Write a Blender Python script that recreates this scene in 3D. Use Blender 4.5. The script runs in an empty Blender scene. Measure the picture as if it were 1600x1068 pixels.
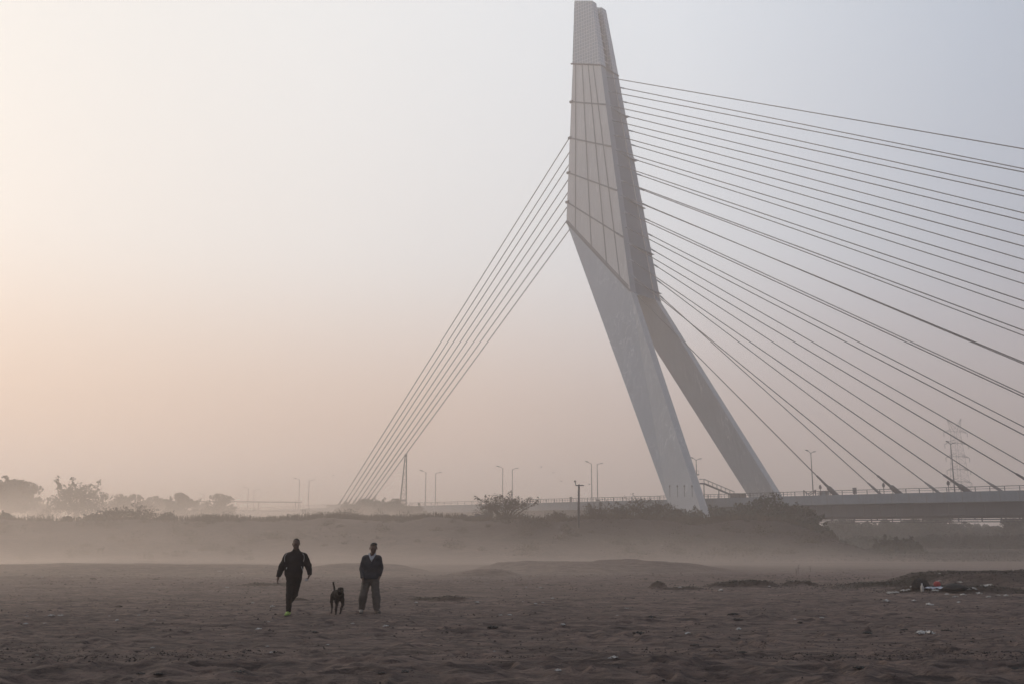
import bpy, math, random
import numpy as np
from mathutils import Vector, Matrix
R = math.radians
C = bpy.context.scene.collection
sc = bpy.context.scene

# ------------------------------------------------------------------ camera
PITCH = math.atan((853.0 - 534.0) / 1556.0)
EYE = 1.65
cam_d = bpy.data.cameras.new("camera"); cam = bpy.data.objects.new("camera", cam_d); C.objects.link(cam)
cam.location = (0, 0, EYE); cam.rotation_euler = (math.pi / 2 + PITCH, 0, 0)
cam_d.sensor_width = 36.0; cam_d.lens = 36.0 * 1556.0 / 1600.0
cam_d.clip_start = 0.1; cam_d.clip_end = 9000.0
sc.camera = cam

# ------------------------------------------------------------------ light
SUN_AZ = -49.0      # degrees from the view direction (+Y), negative = to the left
SUN_EL = 15.0
sun_dir = Vector((math.sin(R(SUN_AZ)) * math.cos(R(SUN_EL)), math.cos(R(SUN_AZ)) * math.cos(R(SUN_EL)), math.sin(R(SUN_EL))))
sun_d = bpy.data.lights.new("sun", 'SUN'); sun = bpy.data.objects.new("sun", sun_d); C.objects.link(sun)
sun_d.energy = 1.45; sun_d.angle = R(5.0); sun_d.color = (1.0, 0.85, 0.71)
sun.rotation_euler = sun_dir.to_track_quat('Z', 'Y').to_euler()

world = bpy.data.worlds.new("World"); sc.world = world; world.use_nodes = True
nt = world.node_tree; nt.nodes.clear()
W_out = nt.nodes.new('ShaderNodeOutputWorld'); W_bg = nt.nodes.new('ShaderNodeBackground')
W_sky = nt.nodes.new('ShaderNodeTexSky'); W_sky.sky_type = 'NISHITA'; W_sky.sun_disc = False
W_sky.sun_elevation = R(SUN_EL); W_sky.sun_rotation = R(SUN_AZ); W_sky.dust_density = 4.0; W_sky.air_density = 1.2
def wn(t, **k):
    n = nt.nodes.new(t)
    for a, b in k.items(): setattr(n, a, b)
    return n
def wmath(op, a, b=None, c=None):
    n = wn('ShaderNodeMath', operation=op)
    for i, v in enumerate((a, b, c)):
        if v is None: continue
        if isinstance(v, (int, float)): n.inputs[i].default_value = v
        else: nt.links.new(v, n.inputs[i])
    return n.outputs[0]
# smoggy veil over the clear-sky model: bright towards the sun, grey away from it (by direction in the world)
tc = wn('ShaderNodeTexCoord')
nrm = wn('ShaderNodeVectorMath', operation='NORMALIZE'); nt.links.new(tc.outputs['Generated'], nrm.inputs[0])
sep = wn('ShaderNodeSeparateXYZ'); nt.links.new(nrm.outputs[0], sep.inputs[0])
dot = wn('ShaderNodeVectorMath', operation='DOT_PRODUCT'); nt.links.new(nrm.outputs[0], dot.inputs[0]); dot.inputs[1].default_value = sun_dir
mr = wn('ShaderNodeMapRange'); nt.links.new(dot.outputs['Value'], mr.inputs[0])
mr.inputs[1].default_value = -0.67; mr.inputs[2].default_value = 0.97
def ramp(pts, src):
    n = wn('ShaderNodeValToRGB'); e = n.color_ramp.elements
    while len(e) > 1: e.remove(e[-1])
    e[0].position = pts[0][0]; e[0].color = (*pts[0][1], 1)
    for p, c in pts[1:]:
        q = e.new(p); q.color = (*c, 1)
    nt.links.new(src, n.inputs[0]); return n.outputs[0]
# colours by closeness to the sun, near the horizon and higher up
LOW = ramp([(0.0, (0.26, 0.25, 0.29)), (0.5, (0.40, 0.355, 0.385)), (0.675, (0.56, 0.455, 0.455)), (0.825, (0.86, 0.55, 0.39)), (1.0, (0.80, 0.41, 0.15))], mr.outputs[0])
HIGH = ramp([(0.0, (0.27, 0.34, 0.46)), (0.5, (0.395, 0.475, 0.605)), (0.61, (0.56, 0.645, 0.765)), (0.75, (0.84, 0.90, 0.97)), (0.90, (0.92, 0.95, 0.96)), (1.0, (0.90, 0.91, 0.88))], mr.outputs[0])
el = wn('ShaderNodeMapRange', interpolation_type='SMOOTHSTEP'); nt.links.new(sep.outputs[2], el.inputs[0]); el.inputs[1].default_value = 0.04; el.inputs[2].default_value = 0.30
mx = wn('ShaderNodeMix', data_type='RGBA'); nt.links.new(el.outputs[0], mx.inputs[0]); nt.links.new(LOW, mx.inputs[6]); nt.links.new(HIGH, mx.inputs[7])
sk = wn('ShaderNodeVectorMath', operation='SCALE'); nt.links.new(W_sky.outputs[0], sk.inputs[0]); sk.inputs[3].default_value = 0.07
mx2 = wn('ShaderNodeMix', data_type='RGBA'); mx2.inputs[0].default_value = 0.88
nt.links.new(sk.outputs[0], mx2.inputs[6]); nt.links.new(mx.outputs[2], mx2.inputs[7])
nt.links.new(mx2.outputs[2], W_bg.inputs[0]); W_bg.inputs[1].default_value = 1.0
nt.links.new(W_bg.outputs[0], W_out.inputs[0])

sc.view_settings.view_transform = 'Standard'; sc.view_settings.look = 'None'
sc.view_settings.exposure = 0.15; sc.view_settings.gamma = 1.0
sc.render.engine = 'CYCLES'
cy = sc.cycles
cy.use_denoising = True; cy.max_bounces = 6; cy.diffuse_bounces = 2; cy.glossy_bounces = 2; cy.volume_bounces = 4
cy.transparent_max_bounces = 8; cy.caustics_reflective = False; cy.caustics_refractive = False

HAZE_DENSITY = 0.0013

# ------------------------------------------------------------------ helpers
rng = np.random.default_rng(7); random.seed(7)
CT, ST = math.cos(PITCH), math.sin(PITCH)
def at(px, py, Y):
    """the world point seen at photo pixel (px, py) at forward distance Y"""
    a = (px - 800) / 1556.0; b = (534 - py) / 1556.0
    r = (a, CT - b * ST, ST + b * CT); k = Y / r[1]
    return Vector((r[0] * k, Y, EYE + r[2] * k))
def tag(o, label=None, cat=None, group=None, kind=None):
    if label: o['label'] = label
    if cat: o['category'] = cat
    if group: o['group'] = group
    if kind: o['kind'] = kind
    return o
def empty(name, loc, rz=0.0):
    o = bpy.data.objects.new(name, None); C.objects.link(o); o.location = loc; o.rotation_euler = (0, 0, rz)
    o.empty_display_size = 0.2
    return o
class MB:
    def __init__(s): s.v = []; s.f = []; s.m = []; s.uv = {}
    def quad(s, pts, m=0):
        b = len(s.v); s.v += [tuple(p) for p in pts]; s.f.append(tuple(range(b, b + len(pts)))); s.m.append(m)
    def hull8(s, a, b, m=0):
        """a, b: two loops of 4 points; closed prism between them"""
        i = len(s.v); s.v += [tuple(p) for p in a] + [tuple(p) for p in b]; n = len(a)
        for k in range(n):
            s.f.append((i + k, i + (k + 1) % n, i + n + (k + 1) % n, i + n + k)); s.m.append(m)
        s.f.append(tuple(i + k for k in reversed(range(n)))); s.m.append(m)
        s.f.append(tuple(i + n + k for k in range(n))); s.m.append(m)
    def box(s, c, d, m=0, rz=0.0):
        x, y, z = c; a, b, h = d[0] / 2, d[1] / 2, d[2] / 2; cr, sr = math.cos(rz), math.sin(rz)
        P = lambda u, v, w: (x + u * cr - v * sr, y + u * sr + v * cr, z + w)
        s.hull8([P(-a, -b, -h), P(a, -b, -h), P(a, b, -h), P(-a, b, -h)], [P(-a, -b, h), P(a, -b, h), P(a, b, h), P(-a, b, h)], m)
    def tube(s, pts, rad, n=8, m=0, caps=True):
        pts = [Vector(p) for p in pts]; rad = rad if hasattr(rad, '__len__') else [rad] * len(pts)
        base = len(s.v); up = None
        for i, p in enumerate(pts):
            d = (pts[min(i + 1, len(pts) - 1)] - pts[max(i - 1, 0)]).normalized()
            if up is None: up = d.orthogonal().normalized()
            a = (up - d * up.dot(d)).normalized(); b = d.cross(a); up = a
            for k in range(n):
                t = 2 * math.pi * k / n; s.v.append(tuple(p + (a * math.cos(t) + b * math.sin(t)) * rad[i]))
        for i in range(len(pts) - 1):
            for k in range(n):
                q = base + i * n
                s.f.append((q + k, q + (k + 1) % n, q + n + (k + 1) % n, q + n + k)); s.m.append(m)
        if caps:
            s.f.append(tuple(base + k for k in reversed(range(n)))); s.m.append(m)
            q = base + (len(pts) - 1) * n; s.f.append(tuple(q + k for k in range(n))); s.m.append(m)
    def blob(s, c, r, m=0, nu=10, nv=7, jit=0.0):
        b = len(s.v); rs = np.random.default_rng(int(abs(c[0] * 977 + c[1] * 131)) % 99991)
        for j in range(nv + 1):
            ph = math.pi * j / nv
            for i in range(nu):
                t = 2 * math.pi * i / nu; q = 1 + (rs.random() - .5) * 2 * jit
                s.v.append((c[0] + r[0] * q * math.sin(ph) * math.cos(t), c[1] + r[1] * q * math.sin(ph) * math.sin(t), c[2] + r[2] * q * math.cos(ph)))
        for j in range(nv):
            for i in range(nu):
                s.f.append((b + j * nu + i, b + (j + 1) * nu + i, b + (j + 1) * nu + (i + 1) % nu, b + j * nu + (i + 1) % nu)); s.m.append(m)
    def build(s, name, mats, parent=None, smooth=False, loc=None):
        me = bpy.data.meshes.new(name); me.from_pydata(s.v, [], s.f)
        mats = mats if isinstance(mats, (list, tuple)) else [mats]
        for q in mats: me.materials.append(q)
        if any(s.m): me.polygons.foreach_set('material_index', s.m)
        if smooth: me.polygons.foreach_set('use_smooth', [True] * len(s.f))
        me.update()
        o = bpy.data.objects.new(name, me); C.objects.link(o)
        if parent: o.parent = parent
        if loc is not None: o.location = loc
        return o
def np_mesh(name, V, F, mats, parent=None, smooth=False, nper=4):
    me = bpy.data.meshes.new(name); V = np.asarray(V, dtype=np.float32); F = np.asarray(F, dtype=np.int32)
    me.vertices.add(len(V)); me.vertices.foreach_set('co', V.ravel())
    me.loops.add(F.size); me.loops.foreach_set('vertex_index', F.ravel())
    me.polygons.add(len(F)); me.polygons.foreach_set('loop_start', np.arange(len(F), dtype=np.int32) * nper)
    if smooth: me.polygons.foreach_set('use_smooth', np.ones(len(F), dtype=bool))
    for q in (mats if isinstance(mats, (list, tuple)) else [mats]): me.materials.append(q)
    me.update(calc_edges=True); me.validate()
    o = bpy.data.objects.new(name, me); C.objects.link(o)
    if parent: o.parent = parent
    return o

# numpy gradient-ish value noise
_perm = np.random.default_rng(3).random((512, 512)).astype(np.float32)
def vnoise(x, y):
    xi = np.floor(x).astype(np.int64); yi = np.floor(y).astype(np.int64); fx = x - xi; fy = y - yi
    fx = fx * fx * (3 - 2 * fx); fy = fy * fy * (3 - 2 * fy)
    g = lambda a, b: _perm[a & 511, b & 511]
    return (g(xi, yi) * (1 - fx) * (1 - fy) + g(xi + 1, yi) * fx * (1 - fy) + g(xi, yi + 1) * (1 - fx) * fy + g(xi + 1, yi + 1) * fx * fy) * 2 - 1
def fbm(x, y, o=4, g=0.5):
    s = 0; a = 1.0; t = 0
    for k in range(o):
        s = s + a * vnoise(x * 2 ** k + 17.3 * k, y * 2 ** k + 9.1 * k); t += a; a *= g
    return s / t
def sstep(a, b, x):
    t = np.clip((x - a) / (b - a), 0, 1); return t * t * (3 - 2 * t)

# ------------------------------------------------------------------ materials
def mat(name, col, rough=0.8, metal=0.0, noise=None, bump=None, spec=0.3, coords='Object'):
    """noise: list of (scale, amount, (stretch xyz)) varying the colour; bump: (scale, distance)"""
    m = bpy.data.materials.new(name); m.use_nodes = True; t = m.node_tree; b = t.nodes['Principled BSDF']
    b.inputs['Roughness'].default_value = rough; b.inputs['Metallic'].default_value = metal
    b.inputs['Specular IOR Level'].default_value = spec
    tc = t.nodes.new('ShaderNodeTexCoord'); cur = None
    src = t.nodes.new('ShaderNodeRGB'); src.outputs[0].default_value = (*col, 1); cur = src.outputs[0]
    for (s, amt, st) in (noise or [(3.0, 0.25, (1, 1, 1))]):
        mp = t.nodes.new('ShaderNodeMapping'); mp.inputs['Scale'].default_value = st; t.links.new(tc.outputs[coords], mp.inputs[0])
        n = t.nodes.new('ShaderNodeTexNoise'); n.inputs['Scale'].default_value = s; n.inputs['Detail'].default_value = 5; n.inputs['Roughness'].default_value = 0.6
        t.links.new(mp.outputs[0], n.inputs['Vector'])
        r = t.nodes.new('ShaderNodeMapRange'); t.links.new(n.outputs[0], r.inputs[0]); r.inputs[1].default_value = 0.3; r.inputs[2].default_value = 0.7
        r.inputs[3].default_value = 1 - amt; r.inputs[4].default_value = 1 + amt
        v = t.nodes.new('ShaderNodeVectorMath'); v.operation = 'SCALE'; t.links.new(cur, v.inputs[0]); t.links.new(r.outputs[0], v.inputs[3]); cur = v.outputs[0]
    t.links.new(cur, b.inputs['Base Color'])
    if bump:
        n = t.nodes.new('ShaderNodeTexNoise'); n.inputs['Scale'].default_value = bump[0]; n.inputs['Detail'].default_value = 6
        t.links.new(tc.outputs[coords], n.inputs['Vector'])
        bp = t.nodes.new('ShaderNodeBump'); bp.inputs['Distance'].default_value = bump[1]; bp.inputs['Strength'].default_value = 1.0
        t.links.new(n.outputs[0], bp.inputs['Height']); t.links.new(bp.outputs[0], b.inputs['Normal'])
    return m
def leaf_mat(name, col):
    m = mat(name, col, 0.7, noise=[(0.35, 0.35, (1, 1, 1)), (3, 0.3, (1, 1, 1))])
    b = m.node_tree.nodes['Principled BSDF']
    return m
M = {}
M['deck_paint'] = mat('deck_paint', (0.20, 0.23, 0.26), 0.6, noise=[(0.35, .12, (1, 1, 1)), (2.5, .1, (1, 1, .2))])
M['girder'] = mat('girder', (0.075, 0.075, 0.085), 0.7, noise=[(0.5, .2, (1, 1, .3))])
M['concrete'] = mat('concrete', (0.30, 0.28, 0.26), 0.85, noise=[(0.4, .2, (1, 1, .4)), (4, .1, (1, 1, 1))])
M['dark_steel'] = mat('dark_steel', (0.06, 0.06, 0.065), 0.5)
M['grey_steel'] = mat('grey_steel', (0.16, 0.155, 0.155), 0.5)
M['cable'] = mat('cable', (0.12, 0.115, 0.12), 0.5)
M['cable_near'] = M['cable']
M['seam'] = mat('seam', (0.19, 0.19, 0.195), 0.7)
M['lamp_grey'] = mat('lamp_grey', (0.14, 0.13, 0.13), 0.5)
M['bark'] = mat('bark', (0.05, 0.038, 0.03), 0.9)
M['leaf_dark'] = leaf_mat('leaf_dark', (0.045, 0.050, 0.030))
M['leaf_olive'] = leaf_mat('leaf_olive', (0.060, 0.058, 0.036))
M['leaf_dry'] = leaf_mat('leaf_dry', (0.085, 0.068, 0.045))
M['straw'] = leaf_mat('straw', (0.12, 0.09, 0.06))

def pylon_mat(name, col, streak):
    """painted steel plates: long pale reflections of creases painted into the colour, and faint rain streaks"""
    m = mat(name, col, 0.5, noise=[(0.12, .05, (1, 1, .35)), (0.9, .04, (1, 1, .12))], spec=0.4)
    t = m.node_tree; b = t.nodes['Principled BSDF']
    tc = t.nodes.new('ShaderNodeTexCoord'); mp = t.nodes.new('ShaderNodeMapping')
    mp.inputs['Rotation'].default_value = (0, R(-14), 0); mp.inputs['Scale'].default_value = (0.55, 0.3, 0.035)
    t.links.new(tc.outputs['Object'], mp.inputs[0])
    n = t.nodes.new('ShaderNodeTexNoise'); n.inputs['Scale'].default_value = 1.0; n.inputs['Detail'].default_value = 3; n.inputs['Distortion'].default_value = 0.5
    t.links.new(mp.outputs[0], n.inputs['Vector'])
    bp = t.nodes.new('ShaderNodeBump'); bp.inputs['Distance'].default_value = streak; t.links.new(n.outputs[0], bp.inputs['Height'])
    t.links.new(bp.outputs[0], b.inputs['Normal'])
    n2 = t.nodes.new('ShaderNodeTexNoise'); n2.inputs['Scale'].default_value = 1.3; n2.inputs['Detail'].default_value = 2; n2.inputs['Distortion'].default_value = 0.8
    mp2 = t.nodes.new('ShaderNodeMapping'); mp2.inputs['Rotation'].default_value = (0, R(-16), 0); mp2.inputs['Scale'].default_value = (0.8, 0.5, 0.05)
    t.links.new(tc.outputs['Object'], mp2.inputs[0]); t.links.new(mp2.outputs[0], n2.inputs['Vector'])
    n2.inputs['Scale'].default_value = 1.0; n2.inputs['Distortion'].default_value = 0.5
    ab_ = t.nodes.new('ShaderNodeMath'); ab_.operation = 'SUBTRACT'; t.links.new(n2.outputs[0], ab_.inputs[0]); ab_.inputs[1].default_value = 0.5
    ac_ = t.nodes.new('ShaderNodeMath'); ac_.operation = 'ABSOLUTE'; t.links.new(ab_.outputs[0], ac_.inputs[0])
    r0 = t.nodes.new('ShaderNodeMapRange'); t.links.new(ac_.outputs[0], r0.inputs[0]); r0.inputs[1].default_value = 0.004; r0.inputs[2].default_value = 0.020; r0.inputs[3].default_value = 0.42; r0.inputs[4].default_value = 0.0
    n3 = t.nodes.new('ShaderNodeTexNoise'); n3.inputs['Scale'].default_value = 0.06; n3.inputs['Detail'].default_value = 2; t.links.new(tc.outputs['Object'], n3.inputs['Vector'])
    r1 = t.nodes.new('ShaderNodeMapRange'); t.links.new(n3.outputs[0], r1.inputs[0]); r1.inputs[1].default_value = 0.42; r1.inputs[2].default_value = 0.60
    r = t.nodes.new('ShaderNodeMath'); r.operation = 'MULTIPLY'; t.links.new(r0.outputs[0], r.inputs[0]); t.links.new(r1.outputs[0], r.inputs[1])
    mixn = t.nodes.new('ShaderNodeMix'); mixn.data_type = 'RGBA'; lk = b.inputs['Base Color'].links[0].from_socket
    t.links.new(r.outputs[0], mixn.inputs[0]); t.links.new(lk, mixn.inputs[6]); mixn.inputs[7].default_value = (0.85, 0.84, 0.82, 1)  # pale glints of the creased plates, painted into the base colour
    t.links.new(mixn.outputs[2], b.inputs['Base Color'])
    return m
M['pylon'] = pylon_mat('pylon_plate', (0.54, 0.535, 0.52), 0.10)  # upper plates paler and warmer than the legs: sunlight put into the colour
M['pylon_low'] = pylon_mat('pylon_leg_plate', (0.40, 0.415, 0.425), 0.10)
M['pylon_web'] = mat('pylon_web', (0.12, 0.15, 0.19), 0.65, noise=[(0.15, .08, (1, 1, .4)), (1.2, .06, (1, 1, .2))])
M['flange'] = mat('flange', (0.24, 0.28, 0.33), 0.6, noise=[(0.3, .08, (1, 1, .4))])
def glass_mat():
    m = bpy.data.materials.new('glass_cladding'); m.use_nodes = True; t = m.node_tree; b = t.nodes['Principled BSDF']
    tc = t.nodes.new('ShaderNodeTexCoord'); sp = t.nodes.new('ShaderNodeSeparateXYZ'); t.links.new(tc.outputs['Object'], sp.inputs[0])
    ad = t.nodes.new('ShaderNodeMath'); ad.operation = 'ADD'; t.links.new(sp.outputs[0], ad.inputs[0]); t.links.new(sp.outputs[1], ad.inputs[1])
    cb = t.nodes.new('ShaderNodeCombineXYZ'); t.links.new(ad.outputs[0], cb.inputs[0]); t.links.new(sp.outputs[2], cb.inputs[1])
    br = t.nodes.new('ShaderNodeTexBrick'); t.links.new(cb.outputs[0], br.inputs['Vector']); br.offset = 0.0
    br.inputs['Scale'].default_value = 1.0; br.inputs['Brick Width'].default_value = 1.05; br.inputs['Row Height'].default_value = 1.35; br.inputs['Mortar Size'].default_value = 0.10
    br.inputs['Color1'].default_value = (0.25, 0.30, 0.35, 1); br.inputs['Color2'].default_value = (0.29, 0.32, 0.345, 1); br.inputs['Mortar'].default_value = (0.52, 0.54, 0.56, 1)
    n = t.nodes.new('ShaderNodeTexNoise'); n.inputs['Scale'].default_value = 0.45; n.inputs['Detail'].default_value = 4; t.links.new(tc.outputs['Object'], n.inputs['Vector'])
    r = t.nodes.new('ShaderNodeMapRange'); r.inputs[1].default_value = 0.62; r.inputs[2].default_value = 0.70; t.links.new(n.outputs[0], r.inputs[0]); r.inputs[4].default_value = 0.7
    mi = t.nodes.new('ShaderNodeMix'); mi.data_type = 'RGBA'; t.links.new(r.outputs[0], mi.inputs[0]); t.links.new(br.outputs['Color'], mi.inputs[6]); mi.inputs[7].default_value = (0.50, 0.51, 0.52, 1)
    t.links.new(mi.outputs[2], b.inputs['Base Color']); b.inputs['Roughness'].default_value = 0.35
    return m
M['glass'] = glass_mat()

# ------------------------------------------------------------------ terrain
MOUNDS = [(-22, 66, 14, 9, .50), (-34, 70, 11, 9, .40), (-48, 66, 12, 9, .42), (-9.2, 64, 4.2, 5, .50), (-13, 61, 4, 4, .28), (4.5, 68, 7.5, 6, .62), (9.5, 69, 5.5, 6, .55), (0.5, 67, 3, 3, .4), (-1.5, 58, 2.2, 1.6, .35),
          (19.0, 42.0, 4.2, 5.0, .60), (15.4, 41.5, 2.4, 2.4, .15), (24, 42, 5.0, 4.5, .50), (30, 41, 5, 4, .55), (16.0, 36.5, 3.0, 1.3, .22), (19.6, 35.5, 2.6, 1.1, .16),
          (10.0, 42.5, 1.2, .7, .24), (12.1, 43.0, 1.0, .7, .20), (8.9, 42.6, .9, .7, .16), (5.75, 40.4, .38, .4, .26), (-1.9, 31.6, .75, .5, .13), (-2.7, 32.0, .6, .45, .07), (6.6, 39.5, 1.0, .5, .08), (-10.2, 42.5, 1.3, .6, .12), (-6.6, 31.5, .45, .25, .1)]
_r = np.random.default_rng(44); PRINTS = []
for (x0, y0, dx) in ((-5.4, 25.0, .02), (-3.7, 25.9, .03), (-4.5, 25.4, .05), (3.5, 11, .5), (-9, 12, -.35), (8, 30, -.8)):
    for k in range(34): PRINTS.append((x0 + dx * k + (.11 if k % 2 else -.11) + _r.normal() * .04, y0 + .2 + k * .62, .17, .045))
for k in range(520): PRINTS.append((_r.uniform(-14, 16), 10.8 + 17 * _r.random() ** 1.3, _r.uniform(.12, .24), _r.uniform(.025, .07)))
def height(x, y):
    x = np.asarray(x, dtype=np.float64); y = np.asarray(y, dtype=np.float64)
    d = np.sqrt(x * x + y * y)
    h = 0.10 * fbm(x / 9, y / 9, 3) * sstep(26, 45, d) + 0.22 * fbm(x / 22 + 5, y / 14, 3) * sstep(60, 110, d)
    edge = 14.6 + 0.9 * fbm(x / 3.1 + 8, x * 0 + 3.3, 3) 
    soft = 1 - sstep(edge - .5, edge + .5, y)                         # loose, trampled sand nearest the camera
    ridg = lambda a, b: 1 - np.abs(fbm(a, b, 3)) * 2.4
    h = h + soft * (0.085 * ridg(x / 0.95, y / 0.55) + 0.10 * fbm(x / 1.5 + 3, y / 1.0, 3) + 0.05)
    h = h + (1 - soft) * (0.036 * ridg(x / 0.75 + 40, y / 0.45) + 0.032 * fbm(x / 0.35, y / 0.25, 3) + 0.045 * fbm(x / 2.6, y / 1.7 + 9, 3)) * (1 - sstep(60, 140, d) * .6)
    grit = np.exp(-((y - edge - 1.2) / .8) ** 2) * 0.03
    h = h + grit * np.maximum(fbm(x / .11, y / .11, 2), -.2)
    for (cx, cy, rx, ry, a) in MOUNDS:
        wob = 0.22 * fbm(x / (rx * .7) + cx, y / (ry * .7) + cy, 3)
        q = np.sqrt(((x - cx) / rx) ** 2 + ((y - cy) / ry) ** 2) + wob
        h = np.maximum(h, h * .5 + a * (1 - sstep(0.35, 1.15, q)) * (1 + .12 * fbm(x / 1.2, y / 1.2, 3)))
    for (c0, c1, c2, o_) in ((29.0, .05, .012, 0), (29.0, .05, .012, 1.5), (38.0, -.03, .006, 0), (38.0, -.03, .006, 1.6), (20.5, .16, .02, 0), (20.5, .16, .02, 1.5)):
        e_ = (y - (c0 + o_ + c1 * x + c2 * x * x + .25 * np.sin(x * .35))) / .13; h = h - .035 * np.exp(-e_ * e_) + .018 * np.exp(-(np.abs(e_) - 1.9) ** 2 * 2)   # wheel ruts
    m_ = (y > 10) & (y < 44) & (np.abs(x) < 26)
    if m_.sum() > 1000:                                               # trails of footprints, and trampled ground
        xs, ys = x[m_], y[m_]; dent = np.zeros(len(xs)); order = np.argsort(ys); ysrt = ys[order]; xsrt = xs[order]; dd_ = np.zeros(len(xs))
        for (fx, fy, fr, fd) in PRINTS:
            a0, a1 = np.searchsorted(ysrt, (fy - fr * 2.5, fy + fr * 2.5)); q = ((xsrt[a0:a1] - fx) / (fr * .55)) ** 2 + ((ysrt[a0:a1] - fy) / fr) ** 2
            dd_[a0:a1] += -fd * np.exp(-q) + fd * .45 * np.exp(-(np.sqrt(q) - 1.7) ** 2 * 3)
        dent[order] = dd_; h = h.copy(); h[m_] += dent
    # river bank behind the plain, fading out to the right
    side = 1 - sstep(34, 52, x + 5 * vnoise(x / 30, y / 30))
    crest = 141 + 7 * vnoise(x / 33, y * 0 + 4.2)
    bank = sstep(crest - 30, crest, y + 2.5 * fbm(x / 6, y / 6, 3))
    fall = 1 - 0.35 * sstep(crest + 4, crest + 40, y)
    h = h + .5 * sstep(105, 120, y) * fbm(x / 5.0, y / 5.0, 4) * side
    h = h + bank * fall * (side * (5.15 + .22 * fbm(x / 18, x * 0 + 1, 3)) + (1 - side) * (0.6 + 1.2 * sstep(150, 260, y)))
    # embankment under the bridge beside the pylon
    q = np.sqrt(((x - 50) / 26) ** 2 + ((y - 236) / 26) ** 2) + .1 * fbm(x / 8, y / 8, 3)
    h = h + 5.4 * (1 - sstep(0.35, 1.1, q)) * (1 - .5 * sstep(60, 75, x))
    return h
def hz(x, y): return float(height(np.array([x]), np.array([y]))[0])

def build_ground():
    ang = np.concatenate([np.linspace(-180, -44, 30)[:-1], np.linspace(-44, -33, 40)[:-1], np.linspace(-33, 33, 820), np.linspace(33, 44, 40)[1:], np.linspace(44, 180, 30)[1:]])
    rad = np.concatenate([np.array([0.3, 1.5, 3, 5, 7, 8.5, 9.5]), np.geomspace(10.3, 60, 700), np.geomspace(60, 330, 330)[1:], np.geomspace(330, 2900, 50)[1:]])
    A, Rr = np.meshgrid(np.radians(ang), rad); X = Rr * np.sin(A); Y = Rr * np.cos(A); Z = height(X, Y)
    n, m = A.shape; V = np.stack([X, Y, Z], -1).reshape(-1, 3)
    i = np.arange((n - 1) * (m - 1)); r = i // (m - 1); c = i % (m - 1); a = r * m + c
    F = np.stack([a, a + 1, a + m + 1, a + m], -1)
    o = np_mesh('sand_ground', V, F, ground_mat(), smooth=True)
    # what grows or lies where: a real property of the surface (scrub and dark silt patches)
    x, y = V[:, 0], V[:, 1]; veg = np.zeros(len(V))
    for (cx, cy, rx, ry, a_) in MOUNDS[9:]:
        q = np.sqrt(((x - cx) / rx) ** 2 + ((y - cy) / ry) ** 2) + .25 * fbm(x / .8, y / .8, 3)
        veg = np.maximum(veg, (1 - sstep(.6, 1.15, q)) * (1.0 if a_ < .3 else .6))
    veg = np.maximum(veg, (.45 + .5 * sstep(-20, 10, x)) * sstep(108, 128, y + 4 * fbm(x / 7, y / 7, 3)))
    veg = np.maximum(veg, .8 * sstep(.2, .5, fbm(x / 14 + 3, y / 8, 4)) * sstep(70, 90, y) * .5)
    at_ = o.data.attributes.new('scrub', 'FLOAT', 'POINT'); at_.data.foreach_set('value', veg.astype(np.float32))
    tag(o, kind='structure'); return o
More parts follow.
